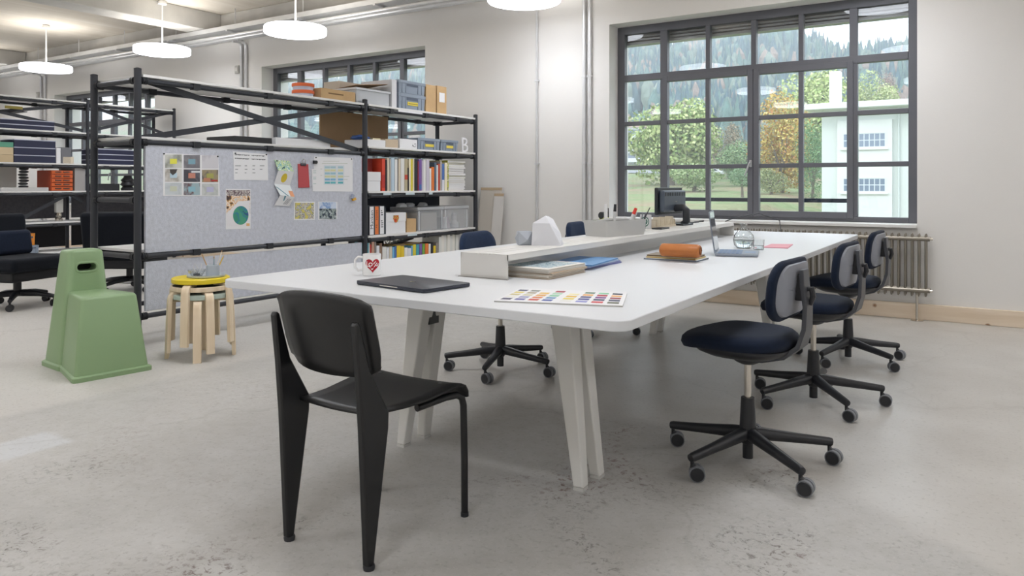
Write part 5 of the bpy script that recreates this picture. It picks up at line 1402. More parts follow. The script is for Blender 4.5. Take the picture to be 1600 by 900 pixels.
MB().loft([rr4(-.42, .014, .165, .232, 0), rr4(-.42, .014, .165, .232, .026), rr4(-.42, .004, .155, .222, .034)]).build('base_flange', GREEN, t, smooth=40)
fx_ = lambda z: -.388 + (-.43+.388)*(z-.03)/(.698)
ringp = []
for (k0, xo) in ((.0, .001), (.008, .004)):
    ringp.append([(fx_(z)+xo, y, z) for y, z in rrect(.115+2*k0, .045+2*k0, .0225+k0, 6, 0, .635)])
ringp.append([(fx_(z)+.0, y, z) for y, z in rrect(.115+.028, .045+.028, .0225+.014, 6, 0, .635)])
MB().loft(ringp, False).build('slot_rim', GREEN, t, smooth=60)
MB().loft([[(x_, y, z) for y, z in rrect(.113, .043, .021, 6, .0, .635)] for x_ in (-.515, -.512)]).build('slot_shade_plate', SLOT_SHADE, t, smooth=0)  # near-black plate stands in for the shade inside the hollow block

# ================================================================== STACKED STOOLS
def make_round_stool(seat_mat, rim_mat, label, z0, rot, cx=-4.52, cy=3.15):
    t = thing('round_stool', label, 'stool', (cx, cy, z0), R(rot), 'stacked wooden stools')
    H_ = .435; rs_ = .185
    MB().lathe([(.01, H_-.032), (rs_-.003, H_-.032), (rs_, H_-.029), (rs_, H_-.004), (rs_-.004, H_)], n=40).build('seat', rim_mat, t, smooth=40)
    MB().lathe([(rs_-.006, H_-.001), (rs_-.008, H_+.0015), (.01, H_+.0016)], n=40).build('seat_top', seat_mat, t, smooth=40)
    for k in range(4):
        a = math.pi/4 + k*math.pi/2; ca, sa = math.cos(a), math.sin(a)
        pth = [(.10, H_-.045), (.155, H_-.045), (.178, H_-.050), (.193, H_-.064), (.199, H_-.09), (.206, .2), (.212, 0)]
        rings = []
        for i, (r_, z) in enumerate(pth):
            r2, z2 = pth[min(i+1, 6)]; r1_, z1_ = pth[max(i-1, 0)]; d = Vector((r2-r1_, z2-z1_)).normalized(); nx, nz = -d.y*.012, d.x*.012
            if i == 6: nx, nz = .012, 0
            rings.append([(ca*(r_+sg*nx)-sa*w, sa*(r_+sg*nx)+ca*w, max(0, z+sg*nz)) for sg, w in ((-1, -.026), (-1, .026), (1, .026), (1, -.026))])
        MB().loft(rings).build('leg', BIRCH, t, smooth=40, bevel=.002)
    return t
MINT = mat('mint_linoleum', '#b3c2b8', .5); BLKL = mat('black_linoleum', '#222327', .5); YEL = mat('yellow_lacquer', '#e3cb2b', .4)
make_round_stool(MINT, MINT, 'birch stool with a mint seat, lowest of the stack', 0, 4)
make_round_stool(BLKL, BIRCH, 'birch stool with a black seat, middle of the stack', .052, 26)
make_round_stool(YEL, YEL, 'birch stool with a bright yellow seat, top of the stack', .104, -18)
SY = .104+.435+.0018
t = thing('tray', 'round pale grey tray on the yellow stool', 'tray', (-4.49, 3.17, SY))
MB().lathe([(.01, 0), (.115, 0), (.122, .004), (.124, .016), (.119, .016), (.115, .006), (.01, .005)], n=36).build('dish', mat('tray_grey', '#b9c0c4', .5), t, smooth=40)
t = thing('pencil_cup', 'pale grey pencil cup on the round tray', 'cup', (-4.46, 3.20, SY+.0055))
MB().lathe([(.02, 0), (.041, 0), (.043, .004), (.043, .072), (.040, .074), (.038, .072), (.038, .006), (.01, .005)], n=26).build('cup', mat('cup_grey', '#b4bcc4', .5), t, smooth=40)
for k, (dx, dy, tx, ty, ln, c_, lab) in enumerate(((-.02, -.015, -.02, -.06, .16, '#c7a06f', 'natural wood pencil leaning left in the pencil cup'), (.0, .01, .005, .0, .13, '#3a4148', 'dark pen upright in the pencil cup'), (.012, -.01, .0, .012, .12, '#8ea4ae', 'grey-blue pen in the pencil cup'),
        (.005, .015, .02, .05, .17, '#e0d9d0', 'long white pencil leaning right in the pencil cup'), (.02, .012, .03, .055, .14, '#d9b23c', 'yellow pencil leaning right in the pencil cup'))):
    b0 = Vector((-4.46+dx*.6, 3.20+dy*.6, SY+.012)); d = Vector((tx, ty, ln)).normalized()
    o = MB().cyl((0, 0, 0), d*ln*.92, .0038, n=6, mi=0).cyl(d*ln*.92, d*ln, .0038, .001, 6, mi=1).build('pencil', [mat('pencil_'+c_, c_, .5), mat('pencil_tip', '#caa478', .6)], loc=b0)
    tag(o, lab, 'pencil', 'pencils in the cup')
t = thing('bowl', 'small glass bowl with black scraps on the round tray', 'bowl', (-4.515, 3.115, SY+.0055))
MB().lathe([(.02, 0), (.035, .002), (.056, .035), (.0575, .045), (.055, .045), (.033, .006), (.01, .004)], n=26).build('bowl', glass_pane_mat('bowl_glass', (.9, .92, .93), 2.2, .02), t, smooth=50)
MB().lathe([(.01, .006), (.022, .008), (.02, .02), (.008, .026)], n=9).build('contents', PLAST, t)
m = MB().tube([(0, 0, .02), (-.01, -.02, .06), (.0, -.015, .09), (.012, .004, .05)], .0025, 6).tube([(.01, .0, .015), (.02, .02, .06), (.01, .03, .085)], .0025, 6)
m.build('wire', mat('wire_white', '#d5d5d5', .5), t)

# ================================================================== DARK UPHOLSTERED WORK CHAIRS BEHIND THE RACK
def lounge_chair(label, x, y, rz):
    t = thing('upholstered_chair', label, 'chair', (x, y, 0), rz, 'dark upholstered chairs by the racks')
    def pad(name, cx, cy, cz, sx, sy, sz, ry=0, m_=DARKF, b_=.04):
        return MB().obox((cx, cy, cz), sx, sy, sz, ry=ry).build(name, m_, t, smooth=50, bevel=b_, seg=4)
    pad('seat_cushion', .0, 0, .42, .66, .66, .13); pad('seat_base', -.02, 0, .315, .58, .60, .10, m_=mat('seat_base_black', '#121317', .7), b_=.02)
    pad('back_cushion', -.30, 0, .66, .14, .68, .44, R(-9)); pad('lumbar_cushion', -.19, 0, .60, .12, .60, .24, R(-9), NAVY)
    MB().cyl((0, 0, .10), (0, 0, .27), .035, n=14).build('column', PLAST, t)
    for k in range(5):
        a = R(20+72*k); ca, sa = math.cos(a), math.sin(a)
        ar = MB().tube([(0, 0, .13), (ca*.2, sa*.2, .12), (ca*.34, sa*.34, .095)], [.032, .026, .018], 10).build('base_arm', PLAST, t)
        MB().cyl((ca*.335, sa*.335, .10), (ca*.335, sa*.335, .04), .01, n=8).build('castor_stem', PLAST, ar)
        for s_ in (-1, 1):
            q = Vector((ca*.335, sa*.335, .032)) + Vector((ca, sa, 0))*s_*.014
            MB().cyl(q-Vector((ca, sa, 0))*.010, q+Vector((ca, sa, 0))*.010, .032, n=18).build('castor_wheel', PLAST, ar)
    return t
lounge_chair('dark navy upholstered work chair cut by the left picture edge', -7.87, 3.50, R(18))
lounge_chair('dark upholstered work chair seen through the end of the pinboard rack', -8.05, 4.72, R(122))
# white basket on the floor behind the rack end
p = onZ(206, 441, 0)
t = thing('paper_basket', 'low white basket on the floor behind the rack end', 'basket', (p.x, p.y, 0))
MB().lathe([(.10, 0), (.12, .01), (.135, .05), (.13, .052), (.115, .012), (.05, .008)], n=24).build('bowl', PAPER, t, smooth=40)
# ================================================================== THINGS ON THE TABLE
Z0 = TZ
def tz(px, py, z=TZ): p = onZ(px, py, z); return p
# mug
p = (tz(572, 433)+tz(596, 433))/2
mx_, my_ = onZ(581, 430, TZ).x, onZ(581, 430, TZ).y
t = thing('mug', 'white mug with a red heart lettered Love', 'mug', (mx_, my_, Z0))
mr = .0395
MB().lathe([(.01, 0), (mr-.003, 0), (mr, .003), (mr, .090), (mr-.001, .092), (mr-.0035, .091), (mr-.004, .006), (.01, .005)], n=40).build('cup', mat('white_china', '#e9e8e8', .2, coat=.3), t, smooth=40)
ca = math.atan2(-my_, -mx_)                    # side that faces the sitter
fd = ca + R(5)
hd = Vector((math.cos(ca-math.pi/2), math.sin(ca-math.pi/2), 0))
hp = [hd*(mr-.003)+Vector((0, 0, .078)), hd*(mr+.018)+Vector((0, 0, .08)), hd*(mr+.031)+Vector((0, 0, .066)), hd*(mr+.031)+Vector((0, 0, .036)), hd*(mr+.018)+Vector((0, 0, .022)), hd*(mr-.003)+Vector((0, 0, .024))]
MB().tube(hp, .0055, 10).build('handle', MATS['white_china'], t, smooth=60)
def wrap(u, v, lift): a = fd + u/mr; return Vector((math.cos(a)*(mr+lift), math.sin(a)*(mr+lift), .047+v))
heart = []
for k in range(48):
    a = 2*math.pi*k/48; x = 16*math.sin(a)**3; y = 13*math.cos(a)-5*math.cos(2*a)-2*math.cos(3*a)-math.cos(4*a)
    heart.append((x*.00198, y*.00205+.001))
m = MB(); cpt = (0, -.002)
m.add([wrap(cpt[0]+(x-cpt[0])*f, cpt[1]+(y-cpt[1])*f, .0006) for f in (1., .66, .33) for x, y in heart] + [wrap(*cpt, .0006)],
      [(r_*48+k, r_*48+(k+1) % 48, (r_+1)*48+(k+1) % 48, (r_+1)*48+k) for r_ in range(2) for k in range(48)] + [(96+k, 96+(k+1) % 48, 144) for k in range(48)])
m.build('red_heart', mat('heart_red', '#b3222f', .25), t, smooth=60)
# white strokes of the lettering, wrapped on the cup
def stroke(pts, w=.0016):
    m = MB(); n_ = len(pts)
    for (a, b_) in zip(pts, pts[1:]):
        d = Vector((b_[0]-a[0], b_[1]-a[1])).normalized(); q = Vector((-d.y, d.x))*w; a2 = Vector(a)-d*w*.6; b2 = Vector(b_)+d*w*.6
        m.quad(wrap(-(a2.x+q.x), a2.y+q.y, .0011), wrap(-(b2.x+q.x), b2.y+q.y, .0011), wrap(-(b2.x-q.x), b2.y-q.y, .0011), wrap(-(a2.x-q.x), a2.y-q.y, .0011))
    m.build('lettering', mat('lettering_white', '#f0eceb', .3), t, smooth=0)
# image-right is -u when seen from outside with u anticlockwise, so strokes are mirrored in wrap above
fl = lambda pts: [(-x, y) for x, y in pts]
def put(pts): stroke([(-x*1.25, y*1.12+.001) for x, y in pts])
put([(-.0200, .0128), (-.0200, -.004), (-.0125, -.005)])
put([(-.007+.0058*math.cos(6.283*k/16), .002+.006*math.sin(6.283*k/16)) for k in range(17)])
put([(-.0109, -.0052), (-.002, -.0172), (.0091, -.0016)])
put([(.0102, .0128), (.0036, .005), (.0152, -.0046), (.0208, .0038)]); put([(.0097, .0002), (.0152, .0074)])

# closed dark laptop near the front edge
P4 = [tz(560, 445), tz(623, 434.5), tz(733, 447), tz(668, 460.5)]
c = sum(P4, Vector())/4
ux = ((P4[2]-P4[1])+(P4[3]-P4[0])).normalized(); uy = Vector((-ux.y, ux.x, 0))
t = thing('laptop', 'closed dark grey laptop lying near the front edge of the table', 'laptop', (c.x, c.y, Z0), math.atan2(ux.y, ux.x))
LW = (P4[2]-P4[1]).length*.99; LD = abs((P4[1]-P4[0]).dot(uy))
LAPD = mat('space_grey_aluminium', '#3e414b', .38, metal=.5)
o_ = rrect(LW, LD, .012, 4)
MB().loft([[(x*.985, y*.985, .001) for x, y in o_], [(x, y, .004) for x, y in o_], [(x, y, .0105) for x, y in o_]]).build('base', LAPD, t, smooth=40)
MB().loft([[(x, y, .0112) for x, y in o_], [(x, y, .0145) for x, y in o_], [(x*.99, y*.99, .0158) for x, y in o_]]).build('lid', LAPD, t, smooth=40)
# fruit-shaped mark on the lid
mk = [(math.cos(6.283*k/20)*.012*(1+.08*math.cos(2*6.283*k/20)), math.sin(6.283*k/20)*.013) for k in range(20)]
mk = [p for p in mk if not (p[0] > .0085 and abs(p[1]) < .006)]
MB().prism([(x, y, .0159) for x, y in mk], (0, 0, .0002)).prism([(.001, .014, .0159), (.006, .021, .0159), (.007, .019, .0159), (.003, .0135, .0159)], (0, 0, .0002)).build('lid_mark', mat('lid_mark_black', '#0b0c0f', .12, metal=.6), t, smooth=0)
MB().box(-.05, .05, -LD/2-.0005, -LD/2+.003, .0075, .0108).build('opening_notch', CHROME, t, smooth=0)

# open colour sample card
qa, qb, qc, qd = tz(772, 472), tz(812, 452.5), tz(980, 459.5), tz(973, 480)
mid_b = tz(893, 455.5); mid_f = tz(864, 475.5)
t = thing('colour_card', 'open folded colour sample card at the right front of the table', 'colour card', ((qa+qc)/2).to_tuple()[:2]+(Z0,))
c = Vector((t.location.x, t.location.y, Z0))
t.location = c
cov = mat('card_cover_grey', '#b9b7b2', .7)
def leaf(nm, a, b_, c_, d, cols, sd):
    a, b_, c_, d = (v-c for v in (a, b_, c_, d))
    up = Vector((0, 0, .006))
    o = MB().prism([a, d, c_, b_], (0, 0, .004)).build('card_leaf', [cov], t, smooth=0)
    MB().prism([v+Vector((0, 0, .004)) for v in (a, d, c_, b_)], (0, 0, .0012)).build('leaf_paper', PAPER, o, smooth=0)
    B_ = lambda u, v: a.lerp(d, u).lerp(b_.lerp(c_, u), v) + Vector((0, 0, .0054))
    sw_ = MB()
    mats_ = []
    for i in range(4):
        for j in range(5):
            cc = cols[(i*5+j) % len(cols)]
            if cc is None: continue
            u0 = .06+i*.235; v0 = .10+j*.168
            MB().prism([B_(u0, v0), B_(u0+.17, v0), B_(u0+.17, v0+.11), B_(u0, v0+.11)], (0, 0, .0003)).build('swatch', mat('swatch_'+cc, cc, .6), o, smooth=0)
leaf('a', qa, qb, mid_b, mid_f, ['#4b4a66', '#e2dfd6', '#c8bd8c', '#d8c76a', '#4a4a6e', '#6a6aa6', '#8f92b8', '#c9c3a6', '#a39a83', '#7f8578', '#c7574c', '#d98a5c', '#e0a95c', '#e2bb62', None, '#3f57a0', '#5f8fb8', '#8cc3a4', '#a8d0b4', '#a33a48'], 0)
leaf('b', mid_f, mid_b, qc, qd, ['#dcdcd8', '#e2cf5e', '#e0b84c', '#e6dca8', None, '#8f94cc', '#4d4f92', '#51497e', '#e0a258', '#5f7f66', '#c8454a', '#38405e', '#7e4a8c', '#b83a4e', '#7fbd98', '#6b6f60', '#3f4a66', '#8e2f3c', '#e0a860', '#2f3346'], 1)

# stack of papers under the riser, printed sheet on top
a0, a1, a2 = tz(799, 431), tz(858, 437), tz(915, 425)
ux = (a1-a0).normalized(); W_ = .23; L_ = (a2-a1).length
rz = math.atan2((a2-a1).y, (a2-a1).x)
cc = (a1+a2)/2 + Vector((math.cos(rz+math.pi/2), math.sin(rz+math.pi/2), 0))*.12
z = Z0; rg = random.Random(4)
labs = ['bottom folder of the paper stack beside the riser', 'second folder in the paper stack beside the riser', 'third folder in the paper stack beside the riser', 'fourth folder in the paper stack beside the riser', 'top folder with a patterned print on the paper stack']
for k in range(5):
    t = thing('folder', labs[k], 'folder', (cc.x+rg.uniform(-.006, .006), cc.y+rg.uniform(-.006, .006), z), rz+rg.uniform(-.04, .04), 'folders stacked beside the riser')
    MB().box(-L_/2, L_/2, -.125, .125, 0, .0015).box(-L_/2, L_/2, -.125, .125, .0065, .008).box(-L_/2, L_/2, .1235, .125, .0015, .0065).build('cover', mat(('folder_tan', 'folder_white')[k % 2 if k < 4 else 1], ('#b79f84', '#dcd8d2')[k % 2 if k < 4 else 1], .8), t, smooth=0)
    MB().box(-L_/2+.004, L_/2-.004, -.122, .122, .0016, .0064).build('pages', PAGES, t, smooth=0)
    if k == 4:
        MB().box(-L_/2+.05, L_/2-.03, -.10, .115, .008, .0084).build('print', speckle_material('pattern_print', ['#7d95a8', '#b7c7cf', '#93a9b4', '#c9d2cf', '#6f8a9c'], 60), t, smooth=0)
    z += .0085
# blue brochures behind the stack
b0, b1 = tz(917, 422), tz(970, 410.5)
rz = math.atan2((b1-b0).y, (b1-b0).x); cc = (b0+b1)/2 + Vector((math.cos(rz+math.pi/2), math.sin(rz+math.pi/2), 0))*.115; L_ = (b1-b0).length
for k, (c_, lab) in enumerate((('#7d83b8', 'violet-blue brochure, lowest beside the folders'), ('#8f98c4', 'pale violet brochure, second beside the folders'), ('#b9cbe0', 'pale blue brochure, third beside the folders'), ('#6f9fd0', 'sky blue brochure on top beside the folders'))):
    o = MB().box(-L_/2, L_/2, -.11, .11, 0, .0012).box(-L_/2, L_/2, -.11, .11, .005, .0062).box(-L_/2+.003, L_/2-.003, -.108, .108, .0012, .005, 1).build('brochure', [mat('brochure_'+c_, c_, .4), mat('brochure_pages_'+c_, c_, .7)], smooth=0)
    o.location = (cc.x+.006*k, cc.y-.012*k+.01, Z0+.0065*k); o.rotation_euler = (0, 0, rz+.05*(k-1)); tag(o, lab, 'brochure', 'blue brochures')

# folded white paper models on the riser
def poly_model(name, label, verts, faces, loc, rz, m_):
    o = MB().add(verts, faces).build(name, m_, smooth=0); o.location = loc; o.rotation_euler = (0, 0, rz)
    return tag(o, label, 'paper model', 'folded paper models')
p = (onZ(832, 383, SZ)+onZ(868, 383, SZ))/2
PM = mat('paper_model_white', '#dcdde2', .8)
V = [(-.065, -.05, 0), (.075, -.05, 0), (.08, .05, 0), (-.07, .05, 0), (-.06, -.045, .105), (.02, -.055, .105), (.07, -.03, .06), (-.055, .045, .11), (.01, .02, .135), (.03, .05, .12), (.0, -.03, .14)]
Fc = [(3, 2, 1, 0), (0, 1, 5), (0, 5, 4), (1, 6, 5), (1, 2, 6), (2, 9, 6), (5, 6, 10), (6, 9, 10), (9, 8, 10), (4, 5, 10), (4, 10, 8), (4, 8, 7), (7, 8, 9), (3, 7, 9), (3, 9, 2), (0, 4, 7), (0, 7, 3)]
poly_model('paper_model', 'large folded white paper model on the riser', V, Fc, (p.x, p.y+.02, SZ), R(25), PM)
p = onZ(813, 383, SZ)
s_ = .032
V = [(-s_, -s_, 0), (s_, -s_, 0), (s_, s_, 0), (-s_, s_, 0), (-s_, -s_, 2*s_), (s_, -s_, 2*s_), (s_, s_, 2*s_), (-s_, s_, 2*s_), (.006, -s_-.016, s_*.8), (s_+.016, .004, s_*.9), (0, s_+.014, s_), (-s_-.014, 0, s_), (0, 0, 2*s_-.02)]
Fc = [(3, 2, 1, 0), (0, 1, 8), (1, 5, 8), (5, 4, 8), (4, 0, 8), (1, 2, 9), (2, 6, 9), (6, 5, 9), (5, 1, 9), (2, 3, 10), (3, 7, 10), (7, 6, 10), (6, 2, 10), (3, 0, 11), (0, 4, 11), (4, 7, 11), (7, 3, 11), (4, 5, 12), (5, 6, 12), (6, 7, 12), (7, 4, 12)]
poly_model('paper_cube', 'small silvery folded paper cube beside the large paper model', V, Fc, (p.x+.005, p.y+.03, SZ), R(40), mat('paper_silver', '#aeb4bd', .45, metal=.3))

# grey toolbox with stationery
q1, q2, q3 = onZ(909.5, 368.5, SZ), onZ(949, 371, SZ), onZ(986, 364.5, SZ)
ux = (q2-q1); w_ = ux.length; rz = math.atan2(ux.y, ux.x); d_ = (q3-q2).length*.92
cc = q1.lerp(q2, .5) + Vector((math.cos(rz+math.pi/2), math.sin(rz+math.pi/2), 0))*d_/2
t = thing('toolbox', 'pale grey plastic desk toolbox with pens on the riser', 'toolbox', (cc.x, cc.y, SZ), rz)
TBX = mat('toolbox_grey', '#babab8', .5); hh = .088
m = MB(); a, b_ = w_/2, d_/2
def rq(k, z, ins=0): return [(x, y, z) for x, y in rrect(2*a*k-2*ins, 2*b_*k-2*ins, .018, 4)]
m.loft([rq(.93, 0), rq(1., hh), rq(1., hh, .004), rq(.93, .006, .004)]).build('tray', TBX, t, smooth=40)
MB().box(-a*.9, a*.9, -.003, .003, .006, hh-.006).build('divider', TBX, t, smooth=0)
MB().tube([(0, -b_*.96, hh-.012), (0, -b_*.5, hh+.0), (0, b_*.5, hh+.0), (0, b_*.96, hh-.012)], .011, 8).build('handle', TBX, t)
M_ = Matrix.Translation(Vector((cc.x, cc.y, SZ))) @ Matrix.Rotation(rz, 4, 'Z')
def stick(name, label, cat, lx, ly, tip, r_, c_, cap=None, z0=.012, grp='pens in the toolbox'):
    base = M_ @ Vector((lx, ly, z0)); d = Vector(tip)
    m = MB().cyl((0, 0, 0), d*.75, r_, n=9).cyl(d*.75, d, r_*1.1, r_*.9, 9, mi=1)
    o = m.build(name, [mat('stick_'+c_, c_, .45), mat('stick_'+(cap or c_), cap or c_, .45)], loc=base)
    tag(o, label, cat, grp)
stick('marker', 'thick white marker standing in the toolbox', 'marker', -.02, -.06, (0, 0, .165), .011, '#e3e3e3')
stick('marker', 'thin black pen standing at the back of the toolbox', 'marker', -.07, .02, (.0, .0, .14), .006, '#2b2c30')
stick('marker', 'black capped marker beside the thick white marker', 'marker', .012, -.03, (.01, 0, .165), .008, '#d8d8d8', '#25262a')
stick('marker', 'white marker leaning with a red cap in the toolbox', 'marker', .0, .10, (.05, .03, .14), .010, '#e0e0e0', '#d63a2e')
stick('marker', 'second white marker leaning behind the red-capped one', 'marker', -.02, .13, (.05, .03, .115), .009, '#e0e0e0', '#cfcfcf')
t = thing('tape_dispenser', 'lime green and black tape dispenser in the toolbox', 'tape dispenser', M_ @ Vector((-.045, -.045, .062)), rz)
MB().obox((0, 0, .03), .05, .03, .022).build('body', mat('lime_plastic', '#bcc63d', .4), t, smooth=0, bevel=.006); MB().cyl((-.01, -.016, .05), (-.01, .016, .05), .02, n=16).build('tape_roll', PLAST, t)
MB().box(-.004, .004, -.01, .01, -.055, .02).build('stand', PLAST, t, smooth=0)
# glass of pens on the right of the toolbox
p = onZ(978, 362, SZ)
g = thing('pen_glass', 'clear pen glass beside the toolbox', 'glass', (p.x+.055, p.y+.10, SZ))
MB().lathe([(.01, 0), (.028, 0), (.031, .07), (.0295, .07), (.027, .004), (.01, .003)], n=22).build('glass', CLEAR, g, smooth=50)
for k, (tx, ty, ln, c_, lab) in enumerate(((.06, .03, .14, '#2c2d33', 'long black pencil leaning out of the pen glass'), (.02, .0, .11, '#6d7076', 'short grey pen in the pen glass'), (.035, -.01, .10, '#34353a', 'short black pen in the pen glass'))):
    o = MB().cyl((0, 0, 0), Vector((tx, ty, ln)), .0045, .003, 7).build('pen', mat('pen_'+c_, c_, .4), loc=(g.location.x-.01+.006*k, g.location.y-.004, SZ+.006)); tag(o, lab, 'pen', 'pens in the glass')

# black all-in-one computer seen from behind
p1, p2 = onZ(1022, 352, SZ), onZ(1062, 350, SZ)
ctr = onZ(1045, 351, SZ)
t = thing('computer_monitor', 'black computer monitor seen from the back on the riser end', 'monitor', (ctr.x, ctr.y, SZ), R(86))
# screen normal faces -y local, back faces +y ... the back is turned to the camera
topz = onY(1045, 293, ctr.y).z - SZ
BLK = mat('monitor_black', '#22262c', .4); BLK2 = mat('monitor_back_grey', '#4a535f', .35)
MB().box(-.21, .21, -.012, .012, .075, topz).build('screen_panel', BLK, t, smooth=0, bevel=.006)
MB().box(-.205, .205, .012, .0135, .08, topz-.006).build('screen_glass', mat('screen_off', '#101216', .1), t, smooth=0)
hs = MB().box(-.19, .19, -.05, -.012, .095, topz-.02).build('rear_housing', BLK2, t, smooth=0, bevel=.012)
for k in range(9): MB().box(-.17+.04*k, -.15+.04*k, -.0515, -.05, topz-.06, topz-.035).build('vent', BLK, hs, smooth=0)
MB().lathe([(.012, 0), (.012, .002)], n=14).build('rear_emblem', CHROME, hs, smooth=0, loc=(0, -.052, topz*.62))
MB().tube([(0, -.05, topz*.45), (0, -.11, topz*.47), (0, -.135, topz*.4), (0, -.135, .03), (0, -.11, .008)], .022, 10, flat=1.4).build('stand_arm', BLK, t, smooth=50)
MB().obox((0, -.06, .006), .18, .18, .012).build('stand_foot', BLK, t, smooth=0, bevel=.004)
# small sign with round green emblem
p = onZ(1017, 357, SZ)
t = thing('desk_sign', 'small grey desk sign with a round green emblem', 'sign', (p.x-.02, p.y-.04, SZ), R(-18))
MB().box(-.045, .045, -.005, .005, 0, .092).build('plate', mat('sign_grey', '#c4c5c6', .5), t, smooth=0, bevel=.002)
for (r_, c_, y) in ((.033, '#2e5f52', -.0052), (.026, '#d8dcd9', -.0056), (.021, '#2e5f52', -.006)):
    MB().prism([(r_*math.cos(6.283*k/28), y, .047+r_*math.sin(6.283*k/28)) for k in range(28)], (0, -.0003, 0)).build('emblem', mat('emblem_'+c_, c_, .5), t, smooth=0)
MB().prism([(0, -.0064, .062), (.011, -.0064, .044), (.004, -.0064, .044), (.004, -.0064, .034), (-.004, -.0064, .034), (-.004, -.0064, .044), (-.011, -.0064, .044)], (0, -.0003, 0)).build('emblem_figure', mat('emblem_#d8dcd9', '#d8dcd9', .5), t, smooth=0)
# wooden comb-shaped card holder
p0, p1_ = onZ(1018, 357.5, SZ), onZ(1056, 352, SZ)
d = (p1_-p0); t = thing('card_holder', 'pale wooden comb-shaped card holder on the riser', 'card holder', (p0.x, p0.y, SZ), math.atan2(d.y, d.x))
Lc = d.length*.85
MB().box(0, Lc, -.025, .025, 0, .012).build('base', mat('pale_ply', '#cbc0ab', .7), t, smooth=0)
rg = random.Random(2)
for k in range(11):
    x = .01 + k*(Lc-.02)/10; hgt = .03+.022*abs(math.sin(k*.9)) + rg.uniform(0, .012)
    MB().obox((x, 0, .012+hgt/2), .005, .046, hgt, ry=R(rg.uniform(-14, 14))).build('tooth', MATS['pale_ply'], t, smooth=0)
# phone and cables at the riser end
tag(MB().box(-.035, .035, -.07, .07, 0, .009).build('phone', PLAST, smooth=0, bevel=.003, loc=(-1.80, 4.62, SZ)), 'dark phone lying on the riser behind the pen glass', 'phone')
c0 = onZ(1085, 349, SZ)
m = MB().tube([(c0.x+.03*math.sin(k*1.7), c0.y-.15+.035*k, SZ+.006+.004*abs(math.sin(k))) for k in range(12)], .004, 6)
tag(m.build('cable', PLAST), 'black cable curled on the far end of the riser', 'cable')
e0 = onZ(1145, 352, SZ)
m = MB().tube([(SX1-.06, SY1-.02, SZ+.006), (SX1-.02, SY1+.08, SZ+.03), (SX1+.10, SY1+.32, SZ+.06), (SX1+.22, SY1+.52, SZ-.0), (SX1+.20, SY1+.66, SZ-.10)], .004, 6)
tag(m.build('cable', PLAST), 'black cable running from the riser end over the table edge', 'cable')

# open laptop on the right
pa, pb = tz(1117, 400.5), tz(1184, 402)
pc = tz(1187, 392.5)
ux = (pb-pa).normalized(); 
t = thing('laptop', 'open silver-blue laptop with its screen standing edge-on', 'laptop', (pa.x, pa.y, Z0), math.atan2(ux.y, ux.x)-R(5))
D_ = (pb-pa).length; W_ = .31
SILV = mat('laptop_silver', '#8d949f', .35, metal=.7)
MB().box(0, D_, 0, W_, .002, .015).build('base', SILV, t, smooth=0, bevel=.004)
kb = MB().box(.012, D_*.62, .02, W_-.02, .0152, .0158).build('keyboard_deck', mat('keyboard_blue', '#5d7496', .4), t, smooth=0)
for i in range(5):
    for j in range(12):
        MB().box(.016+i*(D_*.6-.02)/5, .016+i*(D_*.6-.02)/5+.016, .024+j*(W_-.05)/12, .024+j*(W_-.05)/12+.019, .0158, .0172).build('key', mat('key_blue', '#7187a8', .5), kb, smooth=0)
MB().box(D_*.68, D_*.94, W_*.33, W_*.67, .0151, .0155).build('trackpad', mat('trackpad', '#8498b4', .4), t, smooth=0)
th = R(8); H_ = onY(1108, 334, pa.y+.1).z - Z0
sc_ = MB(); sc_.T = Matrix.Translation(Vector((.002, 0, .014))) @ Matrix.Rotation(-th, 4, 'Y'); sc_.box(-.006, 0, 0, W_, 0, H_/math.cos(th)); sc_.build('screen_lid', SILV, t, smooth=0, bevel=.003)
sc_ = MB(); sc_.T = Matrix.Translation(Vector((.002, 0, .014))) @ Matrix.Rotation(-th, 4, 'Y'); sc_.box(0, .0008, .006, W_-.006, .012, H_-.004); sc_.build('screen', mat('screen_glass_dark', '#4a5058', .08, spec=.8), t, smooth=0)

# leather roll on notebooks
n0, n1 = tz(1005, 405.5), tz(1089, 410)
ux = n1-n0; rz = math.atan2(ux.y, ux.x); L_ = ux.length
for k, (sh, c_, c2, lab, w2, th) in enumerate(((0., '#c9cdd2', '#6d7684', 'pale printed notebook lowest under the leather roll', .20, .009), (.02, '#d8c9a0', '#c6a95f', 'cream notebook in the middle under the leather roll', .18, .007), (.02, '#8a7f70', '#7a6a54', 'grey-brown notebook directly under the leather roll', .16, .008))):
    zb = Z0 + (0, .0095, .017)[k]
    o = MB().box(0, L_-sh, 0, w2, 0, .0015).box(0, L_-sh, 0, w2, th-.0015, th).box(.002, L_-sh-.002, .002, w2-.002, .0015, th-.0015, 1).build('notebook', [mat('nb_'+c_, c_, .6), mat('nbp_'+c2, c2, .8)], smooth=0)
    o.location = (n0.x+sh*.5, n0.y+.01*k, zb); o.rotation_euler = (0, 0, rz+.03*(k-1)); tag(o, lab, 'notebook', 'notebooks under the leather roll')
r0, r1_ = onZ(1027, 400, TZ+.03), onZ(1089, 403, TZ+.03)
ux = r1_-r0; rz = math.atan2(ux.y, ux.x); L_ = ux.length; r_ = .033
t = thing('leather_roll', 'tan leather pencil roll lying on the notebooks', 'pencil case', (r0.x, r0.y+.05, TZ+.0255), rz)
LEA = mat('tan_leather', '#b06a31', .45, vary=.12, vscale=14, bump=.1, bscale=200)
rings = []
for (x, k) in ((0, .72), (.004, .9), (.012, 1.), (L_*.5, 1.02), (L_-.012, 1.), (L_-.004, .93), (L_, .8)):
    rings.append([(x, r_*1.15*k*math.cos(6.283*i/24), r_ + r_*k*math.sin(6.283*i/24)) for i in range(24)])
MB().loft(rings).build('body', LEA, t, smooth=60)
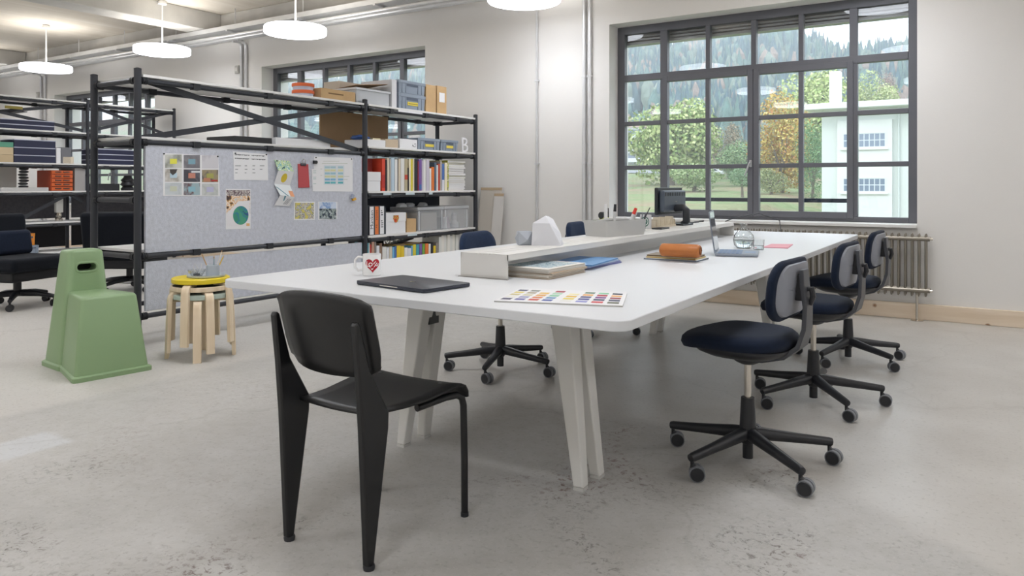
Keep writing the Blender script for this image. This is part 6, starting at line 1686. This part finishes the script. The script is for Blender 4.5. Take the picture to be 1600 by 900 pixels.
MB().tube([(L_+.001, r_*.75*math.cos(a_*.7)*(1-a_*.035), r_+r_*.75*math.sin(a_*.7)*(1-a_*.035)) for a_ in range(16)], .0022, 6).build('rolled_edge', mat('leather_edge', '#7c451d', .6), t)
MB().prism([(0.004, -r_*1.12, r_*.75), (L_-.004, -r_*1.12, r_*.75), (L_-.004, -r_*1.17, r_*1.1), (.004, -r_*1.17, r_*1.1)], (0, -.002, 0)).build('flap', LEA, t, smooth=0)

# carafe, tumbler, pink paper
p = tz(1160, 388.5)
t = thing('carafe', 'round clear glass water carafe', 'carafe', (p.x, p.y+.03, Z0))
cr = [(.005, 0), (.04, 0), (.058, .02), (.064, .05), (.058, .08), (.036, .108), (.018, .122), (.017, .135), (.026, .152)]
GLS = mat('solid_glass', '#ffffff', .0); 
gb = GLS.node_tree.nodes['Principled BSDF']; gb.inputs['Transmission Weight'].default_value = 1.; gb.inputs['IOR'].default_value = 1.3
MB().lathe(cr + [(r_-.0025, z+.0005) for r_, z in reversed(cr[1:])] + [(.005, .003)], n=36).build('glass', CLEAR, t, smooth=60)
WTR = mat('water', '#f4fbff', .0); wb = WTR.node_tree.nodes['Principled BSDF']; wb.inputs['Transmission Weight'].default_value = 1.; wb.inputs['IOR'].default_value = 1.33
MB().lathe([(.004, .004), (.036, .004), (.0545, .021), (.0605, .048), (.0605, .05), (.004, .05)], n=36).build('water', WTR, t, smooth=50)
MB().tube([(.0635*math.cos(6.283*k/30), .0635*math.sin(6.283*k/30), .062) for k in range(31)], .0012, 5).build('engraved_line', mat('engraved_pale', '#c9c4c6', .5), t)
p = tz(1184, 390.5)
t = thing('tumbler', 'small clear water glass beside the carafe', 'glass', (p.x, p.y+.02, Z0))
MB().lathe([(.005, 0), (.03, 0), (.034, .06), (.0325, .06), (.0285, .006), (.005, .005)], n=28).build('glass', CLEAR, t, smooth=50)
MB().lathe([(.004, .0055), (.0282, .0062), (.0295, .026), (.004, .026)], n=28).build('water', WTR, t, smooth=50)
ps = [tz(1192, 387), tz(1231, 388.5), tz(1239, 382.5), tz(1205, 382)]
c = sum(ps, Vector())/4
t = thing('folder', 'thin pink folder lying behind the tumbler', 'folder', (c.x, c.y, Z0))
MB().prism([p-c for p in ps], (0, 0, .003)).build('cover', mat('folder_pink', '#d58d9c', .6), t, smooth=0); MB().prism([(p-c)*.97+Vector((0, 0, .003)) for p in ps], (0, 0, .002)).build('pages', mat('pages_pink', '#e0a3ae', .7), t, smooth=0)
bpy.context.view_layer.update()
# ================================================================== AERIAL HAZE OVER THE VALLEY
hz_m = bpy.data.materials.new('valley_haze'); hz_m.use_nodes = True
_nt = hz_m.node_tree; _nt.nodes.clear()
_out = _nt.nodes.new('ShaderNodeOutputMaterial'); _vs = _nt.nodes.new('ShaderNodeVolumeScatter')
_vs.inputs['Color'].default_value = (.93, .96, 1.0, 1); _vs.inputs['Density'].default_value = .0013; _vs.inputs['Anisotropy'].default_value = .2
_nt.links.new(_vs.outputs[0], _out.inputs['Volume'])
tag(MB().box(-640, 130, 30, 540, -8, 150).build('haze', hz_m, smooth=0), 'thin autumn haze hanging over the valley and hillside', 'haze', kind='stuff')
